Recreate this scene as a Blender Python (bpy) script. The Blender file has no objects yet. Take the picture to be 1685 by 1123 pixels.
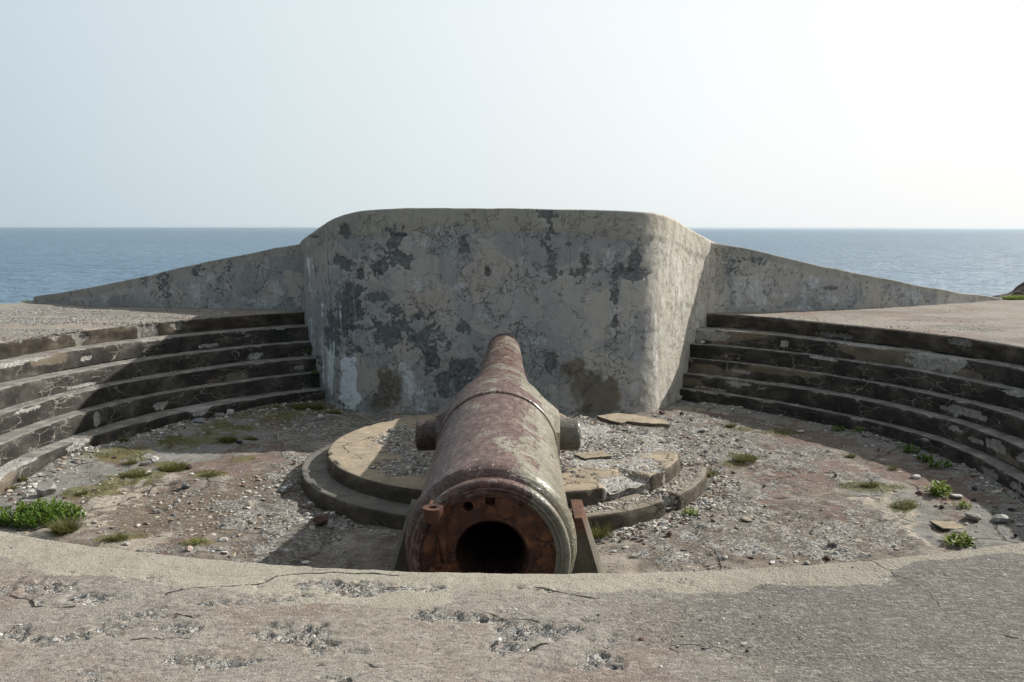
import bpy, bmesh, math, random
import numpy as np
from mathutils import Vector

# ------------------------------------------------------------------ camera, sky, sun, exposure
scene = bpy.context.scene
C = scene.collection
cam_d = bpy.data.cameras.new("camera")
cam_d.sensor_width = 36.0
cam_d.lens = 32.05
cam_d.clip_start = 0.05
cam_d.clip_end = 120000.0
cam = bpy.data.objects.new("camera", cam_d)
C.objects.link(cam)
cam.location = (0, 0, 1.6)
cam.rotation_euler = (math.radians(90 - 7.07), 0, 0)
scene.camera = cam

SUN_DIR = Vector((1.28, 0.76, 1.0)).normalized()
SUN_EL = math.asin(SUN_DIR.z)
SUN_AZ = math.atan2(SUN_DIR.x, SUN_DIR.y)          # clockwise from +Y

sun_d = bpy.data.lights.new("sun", 'SUN')
sun_d.energy = 4.9
sun_d.angle = math.radians(0.6)
sun_d.color = (1.0, 0.955, 0.885)
sun = bpy.data.objects.new("sun", sun_d)
C.objects.link(sun)
sun.rotation_euler = SUN_DIR.to_track_quat('Z', 'Y').to_euler()

world = bpy.data.worlds.new("World")
scene.world = world
world.use_nodes = True
wn = world.node_tree
wn.nodes.clear()
def wnode(t, **k):
    n = wn.nodes.new(t)
    for a, b in k.items():
        setattr(n, a, b)
    return n
w_out = wnode('ShaderNodeOutputWorld')
w_bg = wnode('ShaderNodeBackground')
w_sky = wnode('ShaderNodeTexSky', sky_type='NISHITA')
w_sky.sun_disc = False
w_sky.sun_elevation = SUN_EL
w_sky.sun_rotation = SUN_AZ
w_sky.altitude = 20
w_sky.air_density = 1.0
w_sky.dust_density = 4.0
w_sky.ozone_density = 1.5
w_bg.inputs['Strength'].default_value = 0.095
# a thin milky veil of sea haze over the whole sky, thicker towards the sun
w_tc = wnode('ShaderNodeTexCoord')
w_dot = wnode('ShaderNodeVectorMath', operation='DOT_PRODUCT')
w_dot.inputs[1].default_value = SUN_DIR
wn.links.new(w_tc.outputs['Generated'], w_dot.inputs[0])
w_ramp = wnode('ShaderNodeValToRGB')
w_ramp.color_ramp.interpolation = 'B_SPLINE'
el = w_ramp.color_ramp.elements
el[0].position = 0.0; el[0].color = (.22, .27, .32, 1)
el[1].position = 1.0; el[1].color = (1.0, .99, .96, 1)
for p, c in ((0.3, (.27, .34, .39, 1)), (0.48, (.49, .60, .675, 1)), (0.60, (.63, .72, .765, 1)), (0.72, (.785, .85, .875, 1)), (0.80, (.90, .94, .95, 1)), (0.88, (.98, .99, .985, 1))):
    e = el.new(p); e.color = c
w_half = wnode('ShaderNodeMapRange')
w_half.inputs['From Min'].default_value = -1.0
wn.links.new(w_dot.outputs['Value'], w_half.inputs['Value'])
wn.links.new(w_half.outputs[0], w_ramp.inputs['Fac'])
w_scl = wnode('ShaderNodeVectorMath', operation='SCALE')
w_scl.inputs['Scale'].default_value = 12.2
wn.links.new(w_ramp.outputs['Color'], w_scl.inputs[0])
# the haze lies low: the sky overhead is deeper
w_sep = wnode('ShaderNodeSeparateXYZ')
wn.links.new(w_tc.outputs['Generated'], w_sep.inputs[0])
w_up = wnode('ShaderNodeMapRange', interpolation_type='SMOOTHSTEP')
w_up.inputs['From Min'].default_value = .20
w_up.inputs['From Max'].default_value = .75
w_up.inputs['To Min'].default_value = 9.75
w_up.inputs['To Max'].default_value = 5.6
wn.links.new(w_sep.outputs[2], w_up.inputs['Value'])
wn.links.new(w_up.outputs[0], w_scl.inputs['Scale'])
w_mix = wnode('ShaderNodeMix', data_type='RGBA')
w_mix.inputs[0].default_value = 0.9
wn.links.new(w_sky.outputs['Color'], w_mix.inputs[6])
wn.links.new(w_scl.outputs[0], w_mix.inputs[7])
wn.links.new(w_mix.outputs[2], w_bg.inputs['Color'])
wn.links.new(w_bg.outputs['Background'], w_out.inputs['Surface'])

vs = scene.view_settings
scene.display_settings.display_device = 'sRGB'
vs.view_transform = 'Standard'
vs.look = 'None'
vs.exposure = 0.22
vs.gamma = 1.0
scene.cycles.max_bounces = 6
scene.cycles.diffuse_bounces = 3
scene.cycles.glossy_bounces = 3
scene.cycles.use_denoising = True

# ------------------------------------------------------------------ numpy noise
def _hash(i, j, k, s):
    n = (i.astype(np.int64) * 374761393 + j.astype(np.int64) * 668265263 + k.astype(np.int64) * 1274126177 + s * 974711) & 0xffffffff
    n = ((n ^ (n >> 13)) * 1274126177) & 0xffffffff
    n = ((n ^ (n >> 16)) * 2246822519) & 0xffffffff
    return ((n ^ (n >> 15)) & 0xffffff) / float(0xffffff)

def vn(x, y, z=0.0, seed=0):
    x = np.asarray(x, float); y = np.asarray(y, float); z = np.asarray(z, float) + 0 * x
    i = np.floor(x); j = np.floor(y); k = np.floor(z)
    fx = x - i; fy = y - j; fz = z - k
    fx = fx * fx * (3 - 2 * fx); fy = fy * fy * (3 - 2 * fy); fz = fz * fz * (3 - 2 * fz)
    r = 0
    for a in (0, 1):
        for b in (0, 1):
            for c in (0, 1):
                w = (fx if a else 1 - fx) * (fy if b else 1 - fy) * (fz if c else 1 - fz)
                r = r + w * _hash(i + a, j + b, k + c, seed)
    return r * 2 - 1

def fbm(x, y, z=0.0, o=4, seed=0, g=0.5):
    r = 0; a = 1.0; t = 0
    for n in range(o):
        r = r + a * vn(np.asarray(x) * 2 ** n + 17.3 * n, np.asarray(y) * 2 ** n - 9.1 * n, np.asarray(z) * 2 ** n + 3.7 * n, seed + n)
        t += a; a *= g
    return r / t * 1.6

def sst(a, b, x):
    t = np.clip((x - a) / (b - a), 0, 1)
    return t * t * (3 - 2 * t)

def blobs(x, y, lst, warp=0.35, fr=3.0, seed=5, soft=0.35):
    """1 inside any of the warped ellipses (cx, cy, rx, ry)"""
    m = np.zeros_like(x)
    wn_ = fbm(x * fr, y * fr, 0, 4, seed) * warp + fbm(x * fr * 5, y * fr * 5, 0, 2, seed + 9) * warp * 0.45
    for (cx, cy, rx, ry) in lst:
        d = np.sqrt(((x - cx) / rx) ** 2 + ((y - cy) / ry) ** 2) + wn_
        m = np.maximum(m, 1 - sst(1 - soft / 2, 1 + soft / 2, d))
    return m

# ------------------------------------------------------------------ mesh helpers
def obj_of(name, me, mat=None, parent=None):
    o = bpy.data.objects.new(name, me)
    C.objects.link(o)
    if mat is not None:
        me.materials.append(mat)
    if parent is not None:
        o.parent = parent
    return o

def mesh_np(name, V, F, mat=None, parent=None, attrs=None, smooth=True, fn=None):
    """V (n,3), F (m,k) all faces with the same number of corners"""
    me = bpy.data.meshes.new(name)
    V = np.ascontiguousarray(V, np.float32); F = np.ascontiguousarray(F, np.int32)
    me.vertices.add(len(V)); me.vertices.foreach_set('co', V.ravel())
    k = F.shape[1]
    me.loops.add(F.size); me.loops.foreach_set('vertex_index', F.ravel())
    me.polygons.add(len(F))
    me.polygons.foreach_set('loop_start', np.arange(0, F.size, k, dtype=np.int32))
    me.polygons.foreach_set('loop_total', np.full(len(F), k, np.int32))
    me.polygons.foreach_set('use_smooth', np.full(len(F), bool(smooth)))
    me.update(calc_edges=True)
    for an, A in (attrs or {}).items():
        a = me.attributes.new(an, 'FLOAT_COLOR', 'POINT')
        a.data.foreach_set('color', np.ascontiguousarray(A, np.float32).ravel())
    me.validate()
    return obj_of(name, me, mat, parent)

def grid(name, P, mat=None, parent=None, M=None, wrap=False, flip=False, smooth=True):
    n, m = P.shape[:2]
    idx = np.arange(n * m).reshape(n, m)
    if wrap:
        idx = np.vstack([idx, idx[:1]])
    a = idx[:-1, :-1].ravel(); b = idx[1:, :-1].ravel(); c = idx[1:, 1:].ravel(); d = idx[:-1, 1:].ravel()
    F = np.stack([a, b, c, d] if not flip else [a, d, c, b], 1)
    at = {'m': M.reshape(-1, 4)} if M is not None else None
    return mesh_np(name, P.reshape(-1, 3), F, mat, parent, at, smooth)

def M4(*ch):
    s = np.broadcast_shapes(*[np.shape(c) for c in ch])
    out = np.zeros(s + (4,))
    for i, c in enumerate(ch):
        out[..., i] = c
    return out

def tag(o, label=None, cat=None, group=None, kind=None):
    if label: o['label'] = label
    if cat: o['category'] = cat
    if group: o['group'] = group
    if kind: o['kind'] = kind
    return o

def empty(name, loc, rot=(0, 0, 0)):
    o = bpy.data.objects.new(name, None)
    C.objects.link(o); o.location = loc; o.rotation_euler = rot
    o.empty_display_size = 0.2
    return o

# ------------------------------------------------------------------ node helper
class NB:
    def __init__(s, name):
        s.mat = bpy.data.materials.new(name); s.mat.use_nodes = True
        s.t = s.mat.node_tree; s.t.nodes.clear()
        s.out = s.t.nodes.new('ShaderNodeOutputMaterial')
        s.b = s.t.nodes.new('ShaderNodeBsdfPrincipled')
        s.t.links.new(s.b.outputs[0], s.out.inputs[0])
        s.tc = s.t.nodes.new('ShaderNodeTexCoord')
        s.P = s.tc.outputs['Object']
    def set(s, sock, v):
        if isinstance(v, bpy.types.NodeSocket): s.t.links.new(v, sock)
        elif isinstance(v, (tuple, list)) and sock.type == 'RGBA' and len(v) == 3: sock.default_value = (*v, 1)
        else: sock.default_value = v
    def math(s, op, a, b=0.0, c=0.0, clamp=False):
        n = s.t.nodes.new('ShaderNodeMath'); n.operation = op; n.use_clamp = clamp
        s.set(n.inputs[0], a); s.set(n.inputs[1], b); s.set(n.inputs[2], c)
        return n.outputs[0]
    def mul(s, a, b): return s.math('MULTIPLY', a, b)
    def add(s, a, b): return s.math('ADD', a, b)
    def step(s, a, lo, hi):
        n = s.t.nodes.new('ShaderNodeMapRange'); n.interpolation_type = 'SMOOTHSTEP'
        s.set(n.inputs['Value'], a); n.inputs['From Min'].default_value = lo; n.inputs['From Max'].default_value = hi
        return n.outputs[0]
    def rng(s, a, lo, hi, to0, to1):
        n = s.t.nodes.new('ShaderNodeMapRange')
        s.set(n.inputs['Value'], a); n.inputs['From Min'].default_value = lo; n.inputs['From Max'].default_value = hi
        n.inputs['To Min'].default_value = to0; n.inputs['To Max'].default_value = to1
        return n.outputs[0]
    def vec(s, scale=(1, 1, 1), loc=(0, 0, 0), src=None, rot=(0, 0, 0)):
        n = s.t.nodes.new('ShaderNodeMapping')
        s.set(n.inputs[0], src if src is not None else s.P)
        n.inputs['Location'].default_value = loc; n.inputs['Scale'].default_value = scale
        n.inputs['Rotation'].default_value = rot
        return n.outputs[0]
    def noise(s, scale, detail=4, rough=0.55, v=None, dist=0.0, color=False):
        n = s.t.nodes.new('ShaderNodeTexNoise')
        s.set(n.inputs['Vector'], v if v is not None else s.P)
        n.inputs['Scale'].default_value = scale; n.inputs['Detail'].default_value = detail
        n.inputs['Roughness'].default_value = rough; n.inputs['Distortion'].default_value = dist
        return n.outputs['Color' if color else 'Fac']
    def vor(s, scale, v=None, feature='F1', out='Distance', rand=1.0):
        n = s.t.nodes.new('ShaderNodeTexVoronoi'); n.feature = feature
        s.set(n.inputs['Vector'], v if v is not None else s.P)
        n.inputs['Scale'].default_value = scale; n.inputs['Randomness'].default_value = rand
        return n.outputs[out]
    def warp(s, amt, scale, v=None, detail=3):
        """coordinates pushed about by noise"""
        v = v if v is not None else s.P
        c = s.noise(scale, detail, 0.6, v, color=True)
        a = s.t.nodes.new('ShaderNodeVectorMath'); a.operation = 'SUBTRACT'
        s.set(a.inputs[0], c); a.inputs[1].default_value = (0.5, 0.5, 0.5)
        b = s.t.nodes.new('ShaderNodeVectorMath'); b.operation = 'MULTIPLY_ADD'
        s.set(b.inputs[0], a.outputs[0]); b.inputs[1].default_value = (amt,) * 3; s.set(b.inputs[2], v)
        return b.outputs[0]
    def mix(s, f, a, b, mode='MIX'):
        n = s.t.nodes.new('ShaderNodeMix'); n.data_type = 'RGBA'; n.blend_type = mode
        s.set(n.inputs[0], f); s.set(n.inputs[6], a); s.set(n.inputs[7], b)
        return n.outputs[2]
    def ramp(s, f, stops, interp='LINEAR'):
        n = s.t.nodes.new('ShaderNodeValToRGB'); n.color_ramp.interpolation = interp
        s.set(n.inputs[0], f); e = n.color_ramp.elements
        e[0].position = stops[0][0]; e[0].color = (*stops[0][1], 1)
        e[1].position = stops[-1][0]; e[1].color = (*stops[-1][1], 1)
        for p, c in stops[1:-1]:
            q = e.new(p); q.color = (*c, 1)
        return n.outputs[0]
    def attr(s, name='m'):
        a = s.t.nodes.new('ShaderNodeAttribute'); a.attribute_name = name
        c = s.t.nodes.new('ShaderNodeSeparateColor'); s.t.links.new(a.outputs['Color'], c.inputs[0])
        return c.outputs[0], c.outputs[1], c.outputs[2], a.outputs['Alpha']
    def scale_col(s, col, f):
        """colour times a scalar socket"""
        n = s.t.nodes.new('ShaderNodeVectorMath'); n.operation = 'SCALE'
        s.set(n.inputs[0], col); s.set(n.inputs['Scale'], f)
        return n.outputs[0]
    def bump(s, h, dist=0.01, strength=1.0, prev=None):
        n = s.t.nodes.new('ShaderNodeBump'); n.inputs['Distance'].default_value = dist
        n.inputs['Strength'].default_value = strength; s.set(n.inputs['Height'], h)
        if prev is not None: s.set(n.inputs['Normal'], prev)
        return n.outputs[0]
    def fin(s, col, rough=0.9, normal=None, metal=0.0, spec=0.3):
        s.set(s.b.inputs['Base Color'], col); s.set(s.b.inputs['Roughness'], rough)
        s.set(s.b.inputs['Metallic'], metal); s.b.inputs['Specular IOR Level'].default_value = spec
        if normal is not None: s.set(s.b.inputs['Normal'], normal)
        return s.mat
    def ragged(s, m, scale, amt, lo=0.35, hi=0.65, detail=4):
        """a soft mask given a ragged edge by noise"""
        n = s.noise(scale, detail, 0.65)
        return s.step(s.add(m, s.mul(s.add(n, -0.5), amt)), lo, hi)

# ------------------------------------------------------------------ materials
def aggregate(b, scale, v=None):
    """colours and relief of broken stones set in mortar"""
    w = b.warp(0.02, 30, v)
    cell = b.vor(scale, w, out='Color')
    sep = b.t.nodes.new('ShaderNodeSeparateColor'); b.set(sep.inputs[0], cell)
    col = b.ramp(sep.outputs[0], [(0, (.50, .48, .44)), (.35, (.42, .40, .37)), (.5, (.24, .24, .24)), (.62, (.55, .54, .51)),
                                  (.75, (.13, .14, .15)), (.86, (.36, .30, .26)), (1, (.58, .56, .53))], 'CONSTANT')
    d = b.vor(scale, w, 'DISTANCE_TO_EDGE')
    gap = b.step(d, 0.0, 0.10)
    col = b.mix(gap, (.40, .37, .33), col)
    return col, b.mul(gap, b.add(b.mul(sep.outputs[1], .7), .3))

def mat_slab():
    b = NB('weathered_slab_concrete')
    spall, lip, riser, coarse = b.attr()
    big = b.noise(0.9, 5, .6)
    mid = b.noise(5, 5, .65)
    base = b.ramp(b.add(b.mul(big, .65), b.mul(mid, .35)), [(.34, (.27, .235, .20)), (.45, (.34, .295, .25)), (.52, (.36, .325, .28)), (.6, (.31, .275, .24)), (.7, (.40, .365, .315))])
    rs = b.mul(b.step(b.noise(.55, 5, .65, b.vec(loc=(3, 9, 0))), .47, .58), .7)
    base = b.mix(rs, base, (.255, .19, .155))
    crs = b.ramp(mid, [(.3, (.20, .187, .168)), (.7, (.27, .252, .225))])
    base = b.mix(coarse, base, crs)
    lipc = b.ramp(mid, [(.3, (.36, .325, .265)), (.5, (.43, .39, .32)), (.7, (.47, .43, .355))])
    base = b.mix(b.ragged(lip, 4, .8), base, lipc)
    fine = b.noise(130, 3, .7)
    fine2 = b.noise(380, 2, .6)
    blot = b.noise(24, 5, .72, b.vec((1, 1.6, 1)))
    unl = b.math('SUBTRACT', 1.0, b.mul(lip, .75))
    base = b.mix(b.mul(b.mul(b.step(blot, .52, .68), .55), unl), base, (.185, .155, .130))
    base = b.mix(b.mul(b.step(b.noise(38, 4, .7, b.vec(loc=(3, 1, 2))), .58, .70), .5), base, (.50, .46, .40))
    base = b.scale_col(base, b.add(b.add(b.mul(fine, 1.7), b.mul(fine2, 1.4)), -.60))
    # dark and pale grit in the surface
    g1 = b.vor(95, b.warp(.01, 60), out='Color')
    sp = b.t.nodes.new('ShaderNodeSeparateColor'); b.set(sp.inputs[0], g1)
    dsp = b.mul(b.step(sp.outputs[0], .90, .93), b.step(b.vor(95, b.warp(.01, 60)), .55, .25))
    base = b.mix(b.mul(dsp, .75), base, (.06, .06, .065))
    wsp = b.mul(b.step(sp.outputs[1], .90, .93), b.step(b.vor(95, b.warp(.01, 60)), .6, .3))
    base = b.mix(b.mul(wsp, .6), base, (.58, .55, .50))
    # pale skeleton where the skin is gone
    ac, ah = aggregate(b, 40)
    acf, ahf = aggregate(b, 105)
    pick = b.step(b.noise(9, 3), .44, .52)
    ac = b.mix(pick, ac, acf); ah = b.add(b.mul(ah, b.math('SUBTRACT', 1.0, pick)), b.mul(ahf, b.mul(pick, .5)))
    ac = b.mix(b.mul(b.step(b.noise(17, 4, .7), .5, .62), .75), ac, (.40, .36, .31))
    sl = b.vor(34, b.warp(.05, 14, b.vec((1, 2.4, 1))), out='Color')
    ss = b.t.nodes.new('ShaderNodeSeparateColor'); b.set(ss.inputs[0], sl)
    base = b.mix(b.mul(b.step(ss.outputs[0], .78, .86), b.mul(unl, .38)), base, (.13, .118, .105))
    base = b.mix(b.mul(b.step(ss.outputs[1], .84, .90), b.mul(unl, .40)), base, (.50, .465, .41))
    halo = b.mul(b.ragged(spall, 16, 1.1, .18, .44, 6), b.step(b.noise(30, 5, .75), .42, .58))
    base = b.mix(b.mul(halo, .75), base, (.47, .44, .39))
    sm = b.ragged(spall, 22, 1.3, .40, .56, 6)
    base = b.mix(sm, base, ac)
    # dark lichen on the vertical kerb face
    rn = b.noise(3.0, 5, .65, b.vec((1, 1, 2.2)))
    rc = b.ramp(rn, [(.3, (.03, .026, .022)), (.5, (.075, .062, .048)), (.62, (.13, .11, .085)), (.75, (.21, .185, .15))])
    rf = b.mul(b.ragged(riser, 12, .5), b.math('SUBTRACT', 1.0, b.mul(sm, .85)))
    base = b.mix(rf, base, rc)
    c2, _c, _d, _e = b.attr('m2')
    deep = b.step(b.add(c2, b.mul(b.add(b.noise(7, 4, .6), -.5), .55)), .80, .90)
    deep = b.mul(deep, b.step(c2, .45, .6))
    base = b.mix(b.mul(deep, .92), base, (.03, .027, .024))
    # thin cracks
    cr = b.vor(1.1, b.warp(.5, 2.0), 'DISTANCE_TO_EDGE')
    crk = b.mul(b.step(cr, .008, .002), b.step(b.noise(1.3, 2), .55, .62))
    base = b.mix(b.mul(crk, .75), base, (.05, .045, .04))
    h = b.add(b.mul(fine, .5), b.mul(b.noise(55, 4, .7), b.add(.5, b.mul(coarse, 1.4))))
    h = b.add(h, b.mul(b.mul(sm, ah), 2.0))
    h = b.math('SUBTRACT', h, b.mul(crk, 2.0))
    h = b.math('SUBTRACT', h, b.mul(deep, 3.0))
    nrm = b.bump(h, .011, 1.0)
    return b.fin(b.scale_col(base, .86), .93, nrm, 0, .2)

def mat_step():
    b = NB('stained_step_concrete')
    spall, tread, brown, crackm = b.attr()
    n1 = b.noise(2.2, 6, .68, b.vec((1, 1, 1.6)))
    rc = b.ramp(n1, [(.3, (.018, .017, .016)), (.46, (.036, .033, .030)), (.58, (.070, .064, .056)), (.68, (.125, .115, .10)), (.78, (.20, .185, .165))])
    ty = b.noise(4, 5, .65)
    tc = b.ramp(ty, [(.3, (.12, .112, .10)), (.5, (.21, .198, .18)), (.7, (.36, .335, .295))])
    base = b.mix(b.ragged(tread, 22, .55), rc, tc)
    base = b.mix(b.mul(b.ragged(brown, 7, .9), .8), base, b.ramp(ty, [(.3, (.13, .105, .08)), (.7, (.24, .2, .15))]))
    # branching lime-filled cracks
    wv = b.warp(.35, 2.4, b.vec((1, 1, 2.6)))
    d1 = b.vor(2.1, wv, 'DISTANCE_TO_EDGE')
    d2 = b.vor(5.0, b.warp(.2, 5, b.vec((1, 1, 2.0))), 'DISTANCE_TO_EDGE')
    c1 = b.mul(b.step(d1, .022, .004), b.step(b.noise(1.7, 3), .49, .57))
    c2 = b.mul(b.step(d2, .03, .006), b.step(b.noise(2.3, 3, .5, b.vec(loc=(7, 2, 5))), .55, .63))
    ck = b.math('MAXIMUM', c1, b.mul(c2, .7))
    base = b.mix(b.mul(ck, b.mul(crackm, .75)), base, (.31, .285, .25))
    ac, ah = aggregate(b, 30)
    sm = b.ragged(spall, 24, 1.5, .38, .55, 6)
    base = b.mix(b.mul(sm, .92), base, b.mix(.5, ac, b.ramp(b.noise(9, 5, .7), [(.3, (.28, .27, .255)), (.55, (.50, .485, .46)), (.72, (.64, .63, .60))])))
    f = b.noise(95, 3, .7)
    base = b.scale_col(base, b.add(b.mul(f, 1.2), .4))
    chips = b.step(b.noise(34, 5, .7), .62, .69)
    base = b.mix(b.mul(chips, .6), base, (.32, .29, .25))
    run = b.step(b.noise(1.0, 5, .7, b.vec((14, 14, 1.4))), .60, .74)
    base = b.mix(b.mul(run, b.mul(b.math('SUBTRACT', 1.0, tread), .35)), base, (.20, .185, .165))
    h = b.add(b.add(b.mul(f, .4), b.mul(b.noise(26, 4, .7), .8)), b.mul(b.mul(sm, ah), 1.5))
    return b.fin(base, .92, b.bump(h, .010, 1.0), 0, .25)

def mat_wall(name='old_wall_render', wing=False):
    b = NB(name)
    dark, white, brown, top = b.attr()
    # patchwork of render skins
    wv = b.warp(.5, 1.6)
    cell = b.vor(1.7, wv, out='Color')
    sp = b.t.nodes.new('ShaderNodeSeparateColor'); b.set(sp.inputs[0], cell)
    n1 = b.noise(1.3, 6, .68, b.vec((1, 1, .7)))
    f1 = b.add(b.mul(n1, .7), b.mul(sp.outputs[0], .3))
    base = b.ramp(f1, [(.36, (.25, .26, .262)), (.46, (.305, .308, .30)), (.53, (.345, .340, .322)), (.6, (.38, .363, .330)), (.70, (.365, .335, .305))])
    # streaks running down
    st = b.noise(1.0, 6, .7, b.vec((13, 13, .9)))
    base = b.mix(b.mul(b.step(st, .54, .7), .5), base, (.36, .375, .38))
    st2 = b.noise(1.0, 6, .7, b.vec((9, 9, .6), (4, 4, 1)))
    base = b.mix(b.mul(b.step(st2, .56, .72), .45), base, (.12, .12, .12))
    # pale bloom over the skin
    bl = b.noise(3.2, 7, .74, b.vec((1, 1, .8), (6, 1, 3)))
    base = b.mix(b.mul(b.step(bl, .52, .66), .5), base, (.41, .43, .435))
    fl2 = b.noise(6.5, 7, .72, b.vec((1, 1, .8), (1, 7, 2)))
    base = b.mix(b.mul(b.step(fl2, .585, .615), .55), base, (.17, .18, .18))
    # wandering cracks with pale edges
    i1 = b.math('ABSOLUTE', b.add(b.noise(1.7, 7, .62, b.vec((1, 1, .8), (3, 3, 9))), -.5))
    i2 = b.math('ABSOLUTE', b.add(b.noise(3.6, 6, .6, b.vec((1, 1, 1), (8, 2, 4))), -.5))
    reg = b.step(b.noise(1.5, 3, .5, b.vec(loc=(2, 5, 8))), .46, .56)
    reg2 = b.step(b.noise(1.9, 3, .5, b.vec(loc=(9, 5, 3))), .50, .58)
    d1 = b.vor(4.2, b.warp(.34, 3.5, None, 6), 'DISTANCE_TO_EDGE')
    reg3 = b.step(b.noise(1.3, 4, .6, b.vec(loc=(5, 8, 8))), .53, .60)
    base = b.mix(b.mul(b.mul(b.step(i1, .022, .008), reg), .40), base, (.42, .44, .45))
    crk = b.math('MAXIMUM', b.mul(b.step(i1, .0055, .002), reg), b.mul(b.mul(b.step(i2, .008, .003), reg2), .8))
    crk = b.math('MAXIMUM', crk, b.mul(b.mul(b.step(d1, .022, .006), reg3), .55))
    base = b.mix(b.mul(b.mul(b.step(d1, .07, .02), reg3), .35), base, (.40, .42, .43))
    base = b.mix(b.mul(crk, .85), base, (.05, .05, .05))
    # top repair coat
    tm = b.ragged(top, 5, .5, .42, .52)
    tcol = b.ramp(b.noise(2.5, 5, .6), [(.3, (.255, .25, .225)), (.5, (.305, .295, .26)), (.7, (.345, .33, .29))])
    base = b.mix(b.mul(tm, .85), base, tcol)
    # flaked-off skin, darker mortar below
    dm = b.ragged(dark, 17, 1.9, .58, .70, 8)
    dm_soft = b.ragged(dark, 17, 1.9, .42, .58, 8)
    base = b.mix(b.mul(b.math('SUBTRACT', dm_soft, dm, clamp=True), .5), base, (.40, .41, .41))
    base = b.mix(dm, base, b.ramp(b.noise(14, 4, .7), [(.3, (.085, .094, .098)), (.5, (.13, .14, .142)), (.72, (.24, .245, .24))]))
    # brown damp patches
    bm = b.ragged(brown, 5, .9, .30, .95, 6)
    base = b.mix(b.mul(bm, .85), base, b.ramp(b.noise(3, 5, .7, b.vec((1, 1, .5))), [(.3, (.075, .070, .058)), (.5, (.12, .105, .078)), (.62, (.18, .145, .10)), (.75, (.27, .23, .18))]))
    # lime and paint
    wm = b.ragged(white, 11, .9, .30, .85, 6)
    wst = b.noise(1.0, 6, .75, b.vec((30, 30, 3.0)))
    base = b.mix(b.mul(wm, b.add(.12, b.mul(b.step(wst, .38, .66), .78))), base, (.60, .635, .66))
    base = b.mix(b.mul(b.step(b.ragged(white, 11, .20, .66, .84, 6), .2, .8), .92), base, (.70, .74, .77))
    rr_ = b.mul(b.step(b.noise(1.0, 6, .7, b.vec((17, 17, .8), (3, 8, 2))), .63, .74), b.step(b.noise(1.2, 3, .5, b.vec(loc=(7, 7, 1))), .48, .6))
    base = b.mix(b.mul(rr_, .45), base, (.17, .125, .085))
    # rust bleeding spots
    rv = b.vor(1.25, b.warp(.05, 12, b.vec((1, 1, .8))))
    rm = b.mul(b.step(rv, .055, .02), b.step(b.noise(2.2, 2), .5, .56))
    base = b.mix(b.mul(rm, .85), base, (.09, .04, .02))
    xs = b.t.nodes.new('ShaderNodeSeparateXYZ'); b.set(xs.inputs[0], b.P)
    sunlit_cream = b.mul(b.step(b.add(xs.outputs[0], b.mul(b.noise(2, 4), .5)), 2.35, 2.75), b.step(xs.outputs[0], 4.2, 3.9))  # cream right flank, its colour lightened to imitate sun falling on it
    base = b.mix(b.mul(sunlit_cream, .68), base, b.ramp(b.noise(5, 6, .7, b.vec((1.5, 1.5, .6))), [(.3, (.38, .335, .26)), (.5, (.56, .51, .42)), (.7, (.68, .64, .56))]))
    f = b.noise(70, 3, .7)
    base = b.scale_col(base, b.add(b.mul(f, .75), .69))
    pit = b.step(b.noise(30, 3, .6), .70, .76)
    base = b.mix(b.mul(pit, .5), base, (.08, .08, .08))
    h = b.add(b.mul(b.noise(16, 5, .7), .7), b.mul(f, .25))
    h = b.math('SUBTRACT', h, b.mul(dm, 1.0))
    h = b.math('SUBTRACT', h, b.mul(crk, 1.6))
    h = b.add(h, b.mul(b.step(bl, .5, .6), .3))
    h = b.add(h, b.mul(sp.outputs[1], .5))
    return b.fin(base, .9, b.bump(h, .014, 1.0), 0, .25)

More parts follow.
